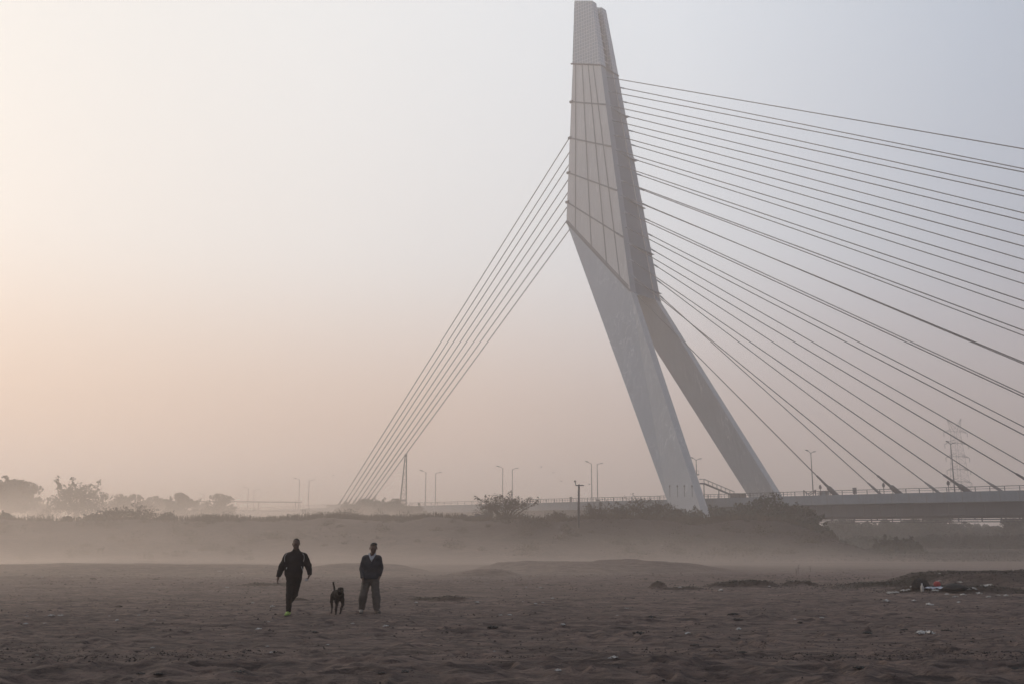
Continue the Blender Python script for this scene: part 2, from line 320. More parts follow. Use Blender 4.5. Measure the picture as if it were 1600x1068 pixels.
def ground_mat():
    m = bpy.data.materials.new('damp_sand'); m.use_nodes = True; t = m.node_tree; b = t.nodes['Principled BSDF']
    N = t.nodes.new; L = t.links.new
    geo = N('ShaderNodeNewGeometry')
    def noise(scale, detail=5, st=(1, 1, 1), rough=.6):
        mp = N('ShaderNodeMapping'); mp.inputs['Scale'].default_value = st; L(geo.outputs['Position'], mp.inputs[0])
        n = N('ShaderNodeTexNoise'); n.inputs['Scale'].default_value = scale; n.inputs['Detail'].default_value = detail; n.inputs['Roughness'].default_value = rough
        L(mp.outputs[0], n.inputs['Vector']); return n.outputs[0]
    def rng_(s, a, b_, c, d):
        r = N('ShaderNodeMapRange'); L(s, r.inputs[0])
        for i, v in enumerate((a, b_, c, d)): r.inputs[i + 1].default_value = v
        return r.outputs[0]
    def mix(f, a, c):
        x = N('ShaderNodeMix'); x.data_type = 'RGBA'
        if isinstance(f, float): x.inputs[0].default_value = f
        else: L(f, x.inputs[0])
        for k, v in ((6, a), (7, c)):
            if isinstance(v, tuple): x.inputs[k].default_value = (*v, 1)
            else: L(v, x.inputs[k])
        return x.outputs[2]
    c = mix(rng_(noise(.35, 6, (1, 1.6, 1)), .35, .65, 0, 1), (0.335, 0.243, 0.202), (0.222, 0.163, 0.138))
    c = mix(rng_(noise(2.3, 6, (.6, 1.8, 1), .7), .42, .62, 0, .55), c, (0.085, 0.070, 0.066))
    c = mix(rng_(noise(3.2, 7, (.35, 2.2, 1), .75), .47, .60, 0, .7), c, (0.062, 0.051, 0.049))
    c = mix(rng_(noise(5.0, 6, (.4, 2.0, 1), .75), .55, .68, 0, .5), c, (0.24, 0.20, 0.185))
    c = mix(rng_(noise(16, 3), .60, .72, 0, .6), c, (0.035, 0.029, 0.027))
    c = mix(rng_(noise(7, 4, (1, 1, 1)), .66, .72, 0, .5), c, (0.23, 0.20, 0.18))
    at_ = N('ShaderNodeAttribute'); at_.attribute_name = 'scrub'
    g = mix(rng_(noise(3, 6), .35, .65, 0, 1), (0.046, 0.034, 0.026), (0.088, 0.060, 0.048))
    c = mix(at_.outputs['Fac'], c, g)
    L(c, b.inputs['Base Color']); b.inputs['Roughness'].default_value = 0.9; b.inputs['Specular IOR Level'].default_value = 0.15
    n1 = noise(6, 8, (.8, 1.3, 1), .78); n2 = noise(28, 3)
    ad = N('ShaderNodeMath'); ad.operation = 'MULTIPLY_ADD'; L(n2, ad.inputs[0]); ad.inputs[1].default_value = .25; L(n1, ad.inputs[2])
    bp = N('ShaderNodeBump'); bp.inputs['Distance'].default_value = .28; bp.inputs['Strength'].default_value = 1.0; L(ad.outputs[0], bp.inputs['Height']); L(bp.outputs[0], b.inputs['Normal'])
    return m
build_ground()

# ------------------------------------------------------------------ the bridge (local frame: x along the deck, y across, z up)
AL = R(40.3); BO = Vector((64.0, 283.0, 0.0))
U = Vector((math.cos(AL), -math.sin(AL), 0)); VV = Vector((math.sin(AL), math.cos(AL), 0))
def onT(px, py, t):
    p = at(px, py, 100) - Vector((0, 0, EYE)); c = Vector((0, 0, EYE))
    k = ((BO - c).dot(VV) + t) / p.dot(VV); P = c + p * k
    return (P - BO).dot(U), P.z
def lw(s, t, z): return Vector((s, t, z))
bridge = tag(empty('cable_stayed_bridge', BO, -AL), 'grey cable stayed bridge with one tall leaning forked pylon and thin stays, standing in haze', 'bridge')

# pylon sections: outer edge on the back (u) and front (b) side, |t| outer, |t| inner
def sec(pu, pb, tu, tb, wi, wu=None):
    a = onT(*pu, -tu); b = onT(*pb, -tb); return (a, b, tu, tb, (wi, wi if wu is None else wu))
S_top = sec((897.5, 1), (925.2, 1.3), 4.1, 4.1, 2.5)
S_jnt = sec((895, 100), (938.5, 103), 5.15, 5.15, 2.9)
S_kne = sec((885, 347), (985, 455), 7.45, 8.6, 3.1, 8.8)
S_bas = sec((1043, 783), (1090, 781), 27.0, 27.0, 4.0)
def lerp(a, b, f):
    m = lambda p, q: p + (q - p) * f
    return ((m(a[0][0], b[0][0]), m(a[0][1], b[0][1])), (m(a[1][0], b[1][0]), m(a[1][1], b[1][1])), m(a[2], b[2]), m(a[3], b[3]), (m(a[4][0], b[4][0]), m(a[4][1], b[4][1])))
S_fnd = lerp(S_kne, S_bas, 1.19)
def loop(S, sd, d=0.0):
    (su, zu), (sb, zb), tu, tb, (w, wu) = S
    p = [lw(su - d, sd * (tu + d), zu), lw(sb + d, sd * (tb + d), zb), lw(sb + d, sd * (tb - w - d), zb), lw(su - d, sd * (tu - wu - d), zu)]
    return p if sd < 0 else p[::-1]
pylon = MB()
def web_loop(S, inset, d=0.0):
    (su, zu), (sb, zb), tu, tb, (w, wu) = S
    return [lw(su + inset, -(tu - w) , zu), lw(sb - inset, -(tb - w), zb), lw(sb - inset, (tb - w), zb), lw(su + inset, (tu - w), zu)]
web = MB()
ws = [lerp(S_jnt, S_kne, f) for f in (0, .5, 1)]
for a, b in zip(ws[:-1], ws[1:]): web.hull8(web_loop(b, .3), web_loop(a, .3))
pyl = web.build('pylon', [M['pylon_web']], bridge)
# front-face sloping stiffener plates on the web (the small triangular hoods)
def face_pt(S, f, sd, off=0.0):
    """point on the outer side face, f from back edge (0) to front edge (1)"""
    (su, zu), (sb, zb), tu, tb, (w, wu) = S
    return lw(su + (sb - su) * f, sd * (tu + (tb - tu) * f + off), zu + (zb - zu) * f)
for sd in (-1, 1):
    m = MB()
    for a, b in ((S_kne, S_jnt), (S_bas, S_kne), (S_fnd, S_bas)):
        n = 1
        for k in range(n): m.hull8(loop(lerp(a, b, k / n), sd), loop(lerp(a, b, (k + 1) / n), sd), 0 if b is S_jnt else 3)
    # front flange strips and panel seams as raised ribs
    def rib(P, Q, w=.16, m_=1, hgt=.12):
        d = (Q - P).normalized(); n_ = Vector((0, sd, 0)); s_ = d.cross(n_).normalized() * w
        m.hull8([P - s_, P + s_, P + s_ + n_ * hgt, P - s_ + n_ * hgt], [Q - s_, Q + s_, Q + s_ + n_ * hgt, Q - s_ + n_ * hgt], m_)
    for f in (.10, .36, .60, .80):                       # lengthwise seams from below the cap to the knee
        P = face_pt(S_jnt, f * .9 + .02, sd); Q = face_pt(S_kne, f + .05, sd)
        rib(P, Q, .13)
    jl = [((891, 161), (951, 168)), ((889.5, 218), (957, 236)), ((887.5, 272), (963.5, 305)), ((885.8, 317), (970.5, 376))]
    for (a, b) in jl:                                    # cross joints
        fa = (a[1] - 100) / 247.0; fb = (b[1] - 103) / 352.0
        P = face_pt(lerp(S_jnt, S_kne, fa), 0, sd); Q = face_pt(lerp(S_jnt, S_kne, fb), 1, sd)
        rib(P, Q, .22, 1, .16); m.tube([P + Vector((-.5, 0, 0)), P + Vector((.7, 0, 0))], .5, 8, 1)
        T = Q + (P - Q) * .12; m.tube([T, Q], .32, 6, 1)
    rib(face_pt(S_kne, 0, sd), face_pt(S_kne, 1, sd), .30, 1, .22)
    rib(face_pt(lerp(S_kne, S_jnt, .014), 0.02, sd), face_pt(lerp(S_kne, S_jnt, .014), .98, sd), .16, 1, .18)
    # flange plate in front (paler edge strip)
    for a, b in ((S_kne, S_jnt),):
        la, lb = [], []
        for S, l in ((a, la), (b, lb)):
            (su, zu), (sb, zb), tu, tb, (w, wu) = S
            l += [lw(sb + .02, sd * (tb - .05), zb), lw(sb + .10, sd * (tb - .05), zb), lw(sb + .10, sd * (tb - w + .1), zb), lw(sb + .02, sd * (tb - w + .1), zb)]
        m.hull8(la, lb, 2)
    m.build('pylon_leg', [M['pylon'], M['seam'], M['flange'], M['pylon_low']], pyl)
cap = MB()
S_j2 = lerp(S_jnt, S_top, .006)
for sd in (-1, 1): cap.hull8(loop(S_j2, sd, .12), loop(S_top, sd, .0))
def cap_web(S, z_off=0.0):
    (su, zu), (sb, zb), tu, tb, (w, wu) = S
    return [lw(su + 1, -(tu - w), zu - z_off), lw(sb - 1.4, -(tb - w), zb - z_off), lw(sb - 1.4, tb - w, zb - z_off), lw(su + 1, tu - w, zu - z_off)]
cap.hull8(cap_web(S_j2), cap_web(S_top, 1.2), 1)
for k in range(9):                                        # glazed core ribs
    S = lerp(S_j2, S_top, (k + .5) / 9.3); (su, zu), (sb, zb), tu, tb, (w, wu) = S
    cap.box((sb - 1.3, 0, zb), (.3, 2 * (tb - w) - .2, .25), 0)
cap.build('glass_cap', [M['glass'], M['dark_steel']], pyl)
(su, zu), (sb, zb), tu, tb, (w, wu) = S_jnt
cm = MB()
for sd in (-1, 1):
    P = face_pt(S_jnt, 0, sd, .05); Q = face_pt(S_jnt, 1, sd, .05)
    cm.tube([P + Vector((-.7, 0, .25)), Q + Vector((0, 0, .25))], .28, 6)
cm.tube([lw(sb + .1, -tb, zb + .2), lw(sb + .1, tb, zb + .2)], .28, 6)
cm.build('cornice', M['dark_steel'], pyl)
for fy in (.19, .39, .60, .80, .965):                      # access platforms on the front web
    S = lerp(S_jnt, S_kne, fy); (su, zu), (sb, zb), tu, tb, (w, wu) = S; hm = MB()
    hm.hull8([lw(sb - .9, -tb + w, zb + 1.3), lw(sb - .5, -tb + w, zb + 1.1), lw(sb - .5, -tb + w, zb + 1.3), lw(sb - .9, -tb + w, zb + 1.5)],
             [lw(sb - .9, tb, zb - .3), lw(sb + .9, tb + .2, zb - .4), lw(sb + .9, tb + .2, zb - .2), lw(sb - .9, tb, zb + .1)])
    hm.build('access_platform', M['flange'], pyl)

# deck: polyline of fascia-top heights along the deck
DZ = [(-330, 13.0), (-240, 15.6), (-165, 15.9), (-100, 15.15), (-60, 14.85), (-20, 14.5), (35, 14.15), (78, 13.8), (150, 12.9), (270, 11.2), (420, 9.0)]
def dz(s):
    for (a, za), (b, zb) in zip(DZ[:-1], DZ[1:]):
        if s <= b: return za + (zb - za) * max(0, (s - a) / (b - a))
    return DZ[-1][1]
stations = [-330, -285, -240, -200, -165, -130, -100, -80, -60, -40, -20, 0, 20, 35, 55, 78, 110, 150, 190, 230, 270, 340, 420]
HW = 15.5
def sweep(mb, prof, m=0, s0=-1e9, s1=1e9):
    st = [s for s in stations if s0 <= s <= s1]
    for a, b in zip(st[:-1], st[1:]):
        mb.hull8([lw(a, t, dz(a) + z) for t, z in prof], [lw(b, t, dz(b) + z) for t, z in prof], m)
slab = MB()
sweep(slab, [(-HW, -2.3), (-HW, 0), (-HW + .35, 0), (-HW + .35, -1.0), (HW - .35, -1.0), (HW - .35, 0), (HW, 0), (HW, -2.3)])
for s in range(-320, 260, 4):                                     # drip joints in the fascia
    slab.box((s, -HW - .03, dz(s) - 1.15), (.12, .05, 2.2), 1)
deck = slab.build('bridge_deck', [M['deck_paint'], M['grey_steel']], bridge)
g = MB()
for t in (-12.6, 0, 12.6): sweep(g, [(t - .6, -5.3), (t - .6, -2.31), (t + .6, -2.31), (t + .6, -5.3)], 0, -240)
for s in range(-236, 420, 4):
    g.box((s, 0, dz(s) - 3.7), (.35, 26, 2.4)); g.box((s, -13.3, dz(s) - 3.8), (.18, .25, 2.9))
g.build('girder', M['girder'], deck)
rl = MB()
for t in (-HW + .15, HW - .15):
    for z, r in ((1.05, .075), (.55, .045)): rl.tube([lw(s, t, dz(s) + z) for s in stations], r, 5)
    for s in np.arange(-240, 260, 3.1): rl.box((s, t, dz(s) + .53), (.14, .14, 1.06))
    for s in np.arange(-240, 260, 1.05):
        if -75 < s < 24: rl.box((s, t, dz(s) + .5), (.07, .07, 1.0))
rl.build('railing', M['dark_steel'], deck)
cr = MB()                                                  # median crash barrier and footway walls
sweep(cr, [(-1.9, -.99), (-1.75, 0.0), (-1.5, 0.0), (-1.35, -.99)]); sweep(cr, [(1.35, -.99), (1.5, 0.0), (1.75, 0.0), (1.9, -.99)])
cr.build('median_barrier', M['concrete'], deck)
gr = MB()                                                  # slender maintenance rail hung under the edge
for t in (-12.9, 12.9):
    gr.tube([lw(s, t, dz(s) - 6.2) for s in stations if s >= 0], .13, 5)
    for s in np.arange(4, 400, 5.6): gr.box((s, t, dz(s) - 5.75), (.28, .16, .95))
gr.build('maintenance_rail', M['girder'], deck)
for s in (-230, -195):
    for t in (-9, 9):
        pr = MB(); pr.box((s, t, 5), (2.6, 3.6, 9.8)); pr.build('pier', M['concrete'], deck)

# stays: near and far plane of the main span (fitted anchorages), and the median back stays
def stay(a, b, big=True, back=False):
    m = MB(); m.tube([a, b], .14 if not back else .16, 8)
    c = m.build('stay_cable', M['cable'], bridge, smooth=True)
    d = (a - b).normalized(); k = MB()
    if big:
        k.tube([b - d * .6, b + d * 3.0], .62, 10); k.tube([b + d * 3.0, b + d * 3.5], [.62, .34], 10); k.tube([b + d * 3.5, b + d * 7.5], [.34, .24], 8)
    else:
        k.tube([b - d * .6, b + d * 3.4], .36, 10); k.tube([b + d * 3.4, b + d * 5.0], [.34, .22], 8)
    k.build('anchor_socket', M['dark_steel'] if big else M['grey_steel'], c)
    k = MB(); k.tube([a - d * 1.5, a + d * .3], .24, 8); k.build('tower_socket', M['flange'], c)
for sd, (s1, Ls, T, z0, z1, yt, yb, t0, t1) in ((-1, (34.33, 15.74, 14.69, 14.0, 10.92, 120.9, 457.8, 2.49, 7.48)), (1, (34.77, 15.41, 14.4, 15.3, 11.77, 124.0, 448.8, 4.09, 7.5))):
    top = onT(948, yt, -t0); xb = 948 + (yb - 118) * 44 / 337.0; bot = onT(xb, yb, -t1)
    for i in range(15):
        f = i / 14.0
        a = lw(top[0] + (bot[0] - top[0]) * f, sd * (t0 + (t1 - t0) * f), top[1] + (bot[1] - top[1]) * f)
        s = s1 + Ls * (14 - i); b = lw(s, sd * T, z0 + (z1 - z0) * (14 - i) / 14.0 - .2)
        stay(a, b, sd < 0 and (14 - i) != 3 or sd < 0)
BT = [(-56.8, 139.5), (-57.3, 129.7), (-57.95, 119.8), (-58.6, 109.9)]
BB = [(-172.5, 16.6), (-167.2, 16.6), (-161.8, 16.8), (-156.2, 17.6)]
for (s, z), (sb_, zb_) in zip(BT, BB):
    for sd in (-1, 1): stay(lw(s + 1.5, sd * 2.0, z - .5), lw(sb_, sd * 1.15, zb_), False, True)
ab = MB(); ab.box((-165, 0, 16.6), (24, 5.5, 2.2)); ab.box((-165, 0, 7.5), (30, 12, 14.0)); ab.build('anchor_block', M['concrete'], deck)

# things on the deck
def bp(s, t, z=None): return BO + U * s + VV * t + Vector((0, 0, dz(s) - .99 if z is None else z))
def s_at(px, t, z):
    lo, hi = -320.0, 200.0
    def prx(s):
        P = BO + U * s + VV * t; dd = P.y * CT + (z - EYE) * ST; return 800 + 1556 * P.x / dd
    for _ in range(60):
        mid = (lo + hi) / 2
        if prx(mid) < px: lo = mid
        else: hi = mid
    return lo
def lamp(px, t, arms, hgt, label, z=14.5):
    s = s_at(px, t, z); p = bp(s, t)
    e = tag(empty('street_lamp', p, -AL), label, 'street lamp', 'street lamps along the bridge deck')
    m = MB(); m.tube([(0, 0, -.02), (0, 0, .5)], .22, 8); m.tube([(0, 0, .5), (0, 0, hgt - .3), (0, 0, hgt)], [.16, .10, .085], 8); m.build('pole', M['lamp_grey'], e, True)
    for sd in arms:
        a = MB(); a.tube([(0, 0, hgt - .25), (0, sd * .9, hgt + .12), (0, sd * 2.1, hgt + .35)], .07, 6); ar = a.build('arm', M['lamp_grey'], e, True)
        h = MB(); h.hull8([(-.2, sd * 1.9, hgt + .26), (.2, sd * 1.9, hgt + .26), (.2, sd * 1.9, hgt + .48), (-.2, sd * 1.9, hgt + .48)], [(-.17, sd * 3.1, hgt + .42), (.17, sd * 3.1, hgt + .42), (.17, sd * 3.1, hgt + .56), (-.17, sd * 3.1, hgt + .56)])
        h.build('lamp_head', M['lamp_grey'], ar)
    return e
lamp(1271, 0, (-1, 1), 13.2, 'double armed street lamp on the deck just right of the far pylon leg')
lamp(1492, 0, (-1, 1), 13.4, 'double armed street lamp in front of the lattice power pylon')
lamp(1090, 0, (-1, 1), 13.0, 'double armed street lamp rising behind the foot of the near pylon leg')
for px, t, arm, lab in ((925, -1.7, -1, 'single armed lamp left of the near pylon leg, its arm pointing left'), (934, 1.7, 1, 'single armed lamp left of the near pylon leg, its arm pointing right'),
                        (785.5, -3, -1, 'single armed lamp above the bare shrub, its arm pointing left'), (800.5, 3, 1, 'single armed lamp above the bare shrub, its arm pointing right'),
                        (664.5, -3, -1, 'lamp right of the lattice mast, its arm pointing left'), (680, 3, 1, 'lamp right of the lattice mast, its arm pointing right'),
                        (466, -3, -1, 'faint lamp left of the back stays, its arm pointing left'), (481, 3, 1, 'faint lamp left of the back stays, its arm pointing right')):
    lamp(px, t, (arm,), 13.4, lab)
for px, t, arm, hh, lab in ((386, -6, -1, 11, 'very faint distant lamp with its arm to the left, above the misty scrub'), (395, 2, 1, 11, 'very faint distant lamp with its arm to the right, above the misty scrub'), (317, 0, -1, 11, 'very faint distant lamp between two misty trees'), (253, 0, -1, 9, 'faintest lamp, at the far left end of the road')):
    s = s_at(px, t, 14); lamp(px, t, (arm,), hh, lab)

def deck_lantern(px, t, lab):
    s = s_at(px, t, 15); e = tag(empty('deck_lantern', bp(s, t, dz(s)), -AL), lab, 'lantern', 'black lanterns on the bridge edge')
    m = MB(); m.tube([(0, 0, 0), (0, 0, 1.7)], .09, 6); m.build('pole', M['dark_steel'], e)
    m = MB(); m.blob((0, 0, 2.0), (.36, .36, .5), nu=8, nv=6); m.tube([(0, 0, 2.4), (0, 0, 2.65)], [.3, .08], 8); m.build('lamp_head', M['dark_steel'], e)
deck_lantern(1282, -15.2, 'small black lantern on the bridge edge by the first near stay anchor')
deck_lantern(1381, -15.2, 'small black lantern on the bridge edge by the second near stay anchor')
deck_lantern(1482, -15.2, 'small black lantern on the bridge edge by the third near stay anchor')
def sign(px, t, w, h, z0, lab):
    s = s_at(px, t, 15); e = tag(empty('road_sign', bp(s, t), -AL), lab, 'sign')
    m = MB(); m.tube([(0, 0, 0), (0, 0, z0)], .07, 6); m.build('pole', M['grey_steel'], e)
    m = MB(); m.box((0, 0, z0 + h / 2), (w, .1, h)); m.build('panel', M['lamp_grey'], e)
sign(1336, 14.5, 1.1, 1.7, 2.6, 'small rectangular road sign on the deck between two stay anchors')
sign(892, 12, 1.0, 1.7, 2.3, 'small rectangular road sign above the deck beside the wooden pole')
def bollard(px, lab):
    p = at(px, 781, 262); e = tag(empty('deck_bollard_lamp', (p.x, p.y, dz(-8) - .2)), lab, 'bollard lamp', 'post lamps before the near pylon leg')
    m = MB(); m.tube([(0, 0, 0), (0, 0, 2.6)], .07, 6); m.build('pole', M['dark_steel'], e)
    m = MB(); m.blob((0, 0, 2.85), (.22, .22, .3), nu=8, nv=6); m.build('lamp_head', M['dark_steel'], e)
bollard(1047, 'short post lamp at the left edge of the near pylon leg foot'); bollard(1059, 'second post lamp from the left before the near pylon leg foot')
bollard(1070, 'third post lamp from the left before the near pylon leg foot'); bollard(1082, 'short post lamp at the right edge of the near pylon leg foot')
# stair from the leg platform down to the deck
def bl(s, t, z): return BO + U * s + VV * t + Vector((0, 0, z))
def xy(px, Y, z): p = at(px, 780, Y); return Vector((p.x, Y, z))
stair = tag(empty('maintenance_stair', xy(1100, 272, dz(0))), 'steel stair with railings sloping down between the two pylon legs', 'stair')
m = MB(); P0, P1 = Vector((.3, 0, 4.0)), Vector((8.2, -.5, 0.6))
m.tube([P0 + Vector((-1.3, 0, 0)), P0, P1, P1 + Vector((1.2, 0, 0))], .20, 6); m.tube([P0 + Vector((-1.3, 1.0, 0)), P0 + Vector((0, 1, 0)), P1 + Vector((0, 1, 0))], .16, 6)
for k in range(14):
    q = P0 + (P1 - P0) * (k + .5) / 14; m.box((q.x, q.y + .5, q.z), (.35, 1.0, .08))
m.build('flight', M['grey_steel'], stair)
m = MB()
for off in (0, 1.0):
    m.tube([P0 + Vector((-1.3, off, 1.2)), P0 + Vector((0, off, 1.2)), P1 + Vector((0, off, 1.2))], .055, 5)
    for k in range(8):
        q = P0 + (P1 - P0) * k / 7 + Vector((0, off, 0)); m.tube([q, q + Vector((0, 0, 1.2))], .05, 5)
m.build('handrail', M['grey_steel'], stair)
m = MB()
for x in (0.2, 4.2): m.tube([(x, .5, -4), (x, .5, 4.0 - x * .42)], .14, 6)
m.build('post', M['grey_steel'], stair)
plat = tag(empty('service_platform', xy(1087.5, 270, 20.6)), 'small bracket platform on the right edge of the near pylon leg', 'platform')
m = MB(); m.box((0, 0, 0), (2.0, 1.4, .2)); m.build('floor_plate', M['grey_steel'], plat)
m = MB(); m.tube([(-.9, -.6, .1), (-.9, -.6, 1.0), (.9, -.6, 1.0), (.9, -.6, .1)], .05, 5); m.build('guard_rail', M['grey_steel'], plat)
def barrier(px, w, lab):
    s = s_at(px, -14, 14.2); e = tag(empty('folding_barrier', bp(s, -14.6, dz(s)), -AL), lab, 'barrier')
    m = MB()
    for x in (0, w): m.box((x, 0, .7), (.22, .22, 1.5))
    m.build('post', M['dark_steel'], e)
    m = MB(); m.tube([(0, 0, 1.35), (w * .45, 0, .15), (w, 0, 1.0)], .12, 5); m.tube([(w * .3, 0, .5), (w, 0, 1.35)], .1, 5); m.build('brace', M['dark_steel'], e)
barrier(1258, 3.1, 'crossed dark barrier on the bridge edge right of the far pylon leg')
e = tag(empty('deck_cabinet', bp(s_at(1288, -14, 14.2), -14, dz(30)), -AL), 'low grey cabinet on the bridge edge below the first stay anchor', 'cabinet')
m = MB(); m.box((0, 0, .45), (2.2, .9, 1.2)); m.build('body', M['grey_steel'], e)
m = MB(); m.box((0, -.47, .45), (.9, .05, .95)); m.build('door', M['deck_paint'], e)
for px, w in ((1155, 2.6), (1162, 1.2), (1145, 1.4)):
    p = xy(px, 274, dz(0)); e = tag(empty('deck_cabinet', p), {1155: 'wide cabinet behind the railing between the pylon legs', 1162: 'narrow cabinet at the foot of the far pylon leg', 1145: 'small cabinet beside the foot of the steel stair'}[px], 'cabinet', 'cabinets between the pylon legs')
    m = MB(); m.box((0, 0, .5), (w, .9, 1.7)); m.build('body', M['grey_steel'], e)
    m = MB(); m.box((0, 0, 1.42), (w + .2, 1.1, .1)); m.build('lid', M['dark_steel'], e)

# ------------------------------------------------------------------ lattice structures
def lattice(mb, cx, cy, levels, r, rd, diag=True):
    """levels: (z, half width)"""
    cs = [(-1, -1), (1, -1), (1, 1), (-1, 1)]
    for (za, wa), (zb, wb) in zip(levels[:-1], levels[1:]):
        for k in range(4):
            a, b = cs[k], cs[(k + 1) % 4]
            A = Vector((cx + a[0] * wa, cy + a[1] * wa, za)); A2 = Vector((cx + a[0] * wb, cy + a[1] * wb, zb))
            B = Vector((cx + b[0] * wa, cy + b[1] * wa, za)); B2 = Vector((cx + b[0] * wb, cy + b[1] * wb, zb))
            mb.tube([A, A2], r, 4, caps=False); mb.tube([A, B2], rd, 3, caps=False); diag and mb.tube([B, A2], rd, 3, caps=False); mb.tube([A2, B2], rd, 3, caps=False)
Yt = 570.0
def pz(py): return at(1504, py, Yt).z
pb = at(1504, 800, Yt); gz0 = 2.0
tower = tag(empty('power_pylon', (pb.x, Yt, gz0), R(12)), 'faint lattice power pylon with horned top far behind the stays at the right', 'power pylon')
m = MB(); hs = [(0, 6.3), (9, 5.6), (18, 4.9), (25, 4.4), (pz(770) - gz0, 4.1), (pz(752) - gz0, 3.6), (pz(733) - gz0, 3.1), (pz(713) - gz0, 2.7), (pz(692) - gz0, 2.2), (pz(674) - gz0, 1.8)]
lv = [hs[0]]
for a, b in zip(hs[:-1], hs[1:]):
    lv.append(((a[0] + b[0]) / 2, (a[1] + b[1]) / 2)); lv.append(b)
lattice(m, 0, 0, lv, .085, .045); m.build('lattice_mast', M['grey_steel'], tower)
for k, py in enumerate((752, 733, 713, 692, 674)):
    z = pz(py) - gz0; L = 7.6; m = MB()
    for sd in (-1, 1):
        tip = Vector((sd * L, 0, z - .6))
        for yy in (-1.6, 1.6):
            m.tube([(sd * 1.6, yy, z + .4), tip], .12, 4); m.tube([(sd * 1.6, yy, z + 2.0), tip], .10, 4); m.tube([(sd * 4.6, yy * .5, z + 1.0), (sd * 3, yy * .75, z)], .08, 3)
        m.tube([tip, tip + Vector((0, 0, -2.3))], [.16, .16], 6)
    m.tube([(-1.6, 0, z + .4), (1.6, 0, z + .4)], .12, 4)
    m.build('cross_arm', M['grey_steel'], tower)
z = pz(674) - gz0; m = MB()
for sd in (-1, 1):
    tip = Vector((sd * 4.6, 0, z + 8.0 - (1.2 if sd < 0 else 0)))
    for yy in (-1.5, 1.5):
        m.tube([(sd * .4, yy, z + 1.5), tip], .12, 4); m.tube([(sd * 1.9, yy, z), tip], .12, 4)
    for q in (.3, .6): m.tube([(sd * (.4 + 4.2 * q), 0, z + 1.5 + 6.4 * q), (sd * (1.9 + 2.7 * q), 0, z + 8 * q)], .09, 3)
m.build('horn', M['grey_steel'], tower)

mp_ = at(628, 790, 300); mz = 4.2
mast = tag(empty('lattice_mast', (mp_.x, 300, mz)), 'narrow tapering lattice mast standing right of the back stays', 'mast')
top = at(631, 708, 300); H = top.z - mz; m = MB()
cs = [(0, 1.05), (H * .18, 1.0), (H * .36, .92), (H * .44, .86), (H * .6, .68), (H * .78, .45), (H * .95, .26)]
lv = [cs[0]]
for a, b in zip(cs[:-1], cs[1:]):
    for q in (1 / 2, 1): lv.append((a[0] + (b[0] - a[0]) * q, a[1] + (b[1] - a[1]) * q))
lattice(m, 0, 0, lv, .13, .05, False)
for i, v in enumerate(m.v): m.v[i] = (v[0] + .035 * v[2], v[1], v[2])
m.build('boom', M['dark_steel'], mast)
m = MB(); m.box((H * .035, 0, H * .975), (.7, .7, .9)); m.build('head', M['grey_steel'], mast)
m = MB(); m.box((H * .44 * .035, 0, H * .44), (1.9, 1.9, .5)); m.build('collar', M['grey_steel'], mast)
m = MB(); m.tube([(-1.6, 0, 0), (-1.5, 0, H * .46)], .06, 4); m.box((-1.5, 0, H * .42), (.35, .3, .7)); m.build('cable', M['dark_steel'], mast)

Yp = 128.0; pb = at(904, 822, Yp); z0 = hz(pb.x, Yp) - .1
pole = tag(empty('utility_pole', (pb.x, Yp, z0), R(4)), 'dark leaning utility pole with a short cross arm standing on the bank', 'utility pole')
ht = at(905, 756, Yp).z - z0; m = MB(); m.tube([(0, 0, 0), (.05, 0, ht * .5), (.12, 0, ht)], [.17, .14, .115], 8)
for k in range(9): m.tube([(-.16, -.12, ht * (.3 + .065 * k)), (.2, -.12, ht * (.3 + .065 * k))], .03, 4)
m.build('shaft', M['dark_steel'], pole)
m = MB(); m.box((.22, 0, ht - .12), (1.05, .12, .13)); m.build('cross_arm', M['dark_steel'], pole)
m = MB(); m.tube([(-.28, 0, ht - .1), (-.33, 0, ht + .35)], .05, 6); m.blob((-.38, 0, ht + .40), (.13, .09, .12), nu=8, nv=6); m.build('insulator', M['dark_steel'], pole)

# far thin crossing at the left: pipe bridge on slender supports
pbp = at(350, 782, 300); fb = tag(empty('pipe_bridge', (pbp.x, 300, 4.0)), 'thin dark pipe line on slender supports in the mist behind the left trees', 'pipe bridge')
m = MB(); m.tube([(-16, 0, pbp.z - 4.0), (22, 6, pbp.z - 4.1)], .16, 6); m.tube([(-6, 0, pbp.z - 6.6), (24, 6, pbp.z - 6.9)], .16, 6); m.build('pipe', M['dark_steel'], fb)
for x in (-14, -2, 10, 21): 
    m = MB(); m.tube([(x, 1.5, -1), (x, 1.5, pbp.z - 4)], .14, 6); m.build('support', M['dark_steel'], fb)
# low ruined wall on the bank
pr = at(743, 812, 168); rw = tag(empty('ruined_wall', (pr.x, 168, hz(pr.x, 168) - .2)), 'low dark broken wall on the bank left of the bare shrub', 'wall')
ztop = at(743, 799, 168).z - rw.location.z
m = MB()
hh = [.86, .9, .82, .84, .93, .9, .98, 1.12]
for k, q in enumerate(hh): m.box((-2.6 + k * .72, 0, ztop * q / 2), (.72 - .002, .45, ztop * q))
m.build('wall', M['girder'], rw)
m = MB(); m.box((2.6, 0, ztop * .6), (.6, .6, ztop * 1.2)); m.build('pillar', M['girder'], rw)
# curb wall below the deck by the embankment
a_ = at(1022, 811, 205); cw = tag(empty('retaining_wall', (a_.x, 205, hz(a_.x, 205) - .3)), 'low pale retaining wall below the deck left of the pylon foot', 'wall')
m = MB(); zt = a_.z - cw.location.z
m.box((0, 0, zt / 2), (5.6, .5, zt)); m.build('wall', M['concrete'], cw); m = MB(); m.box((0, 0, zt + .12), (5.8, .7, .24)); m.build('coping', M['pylon'], cw)

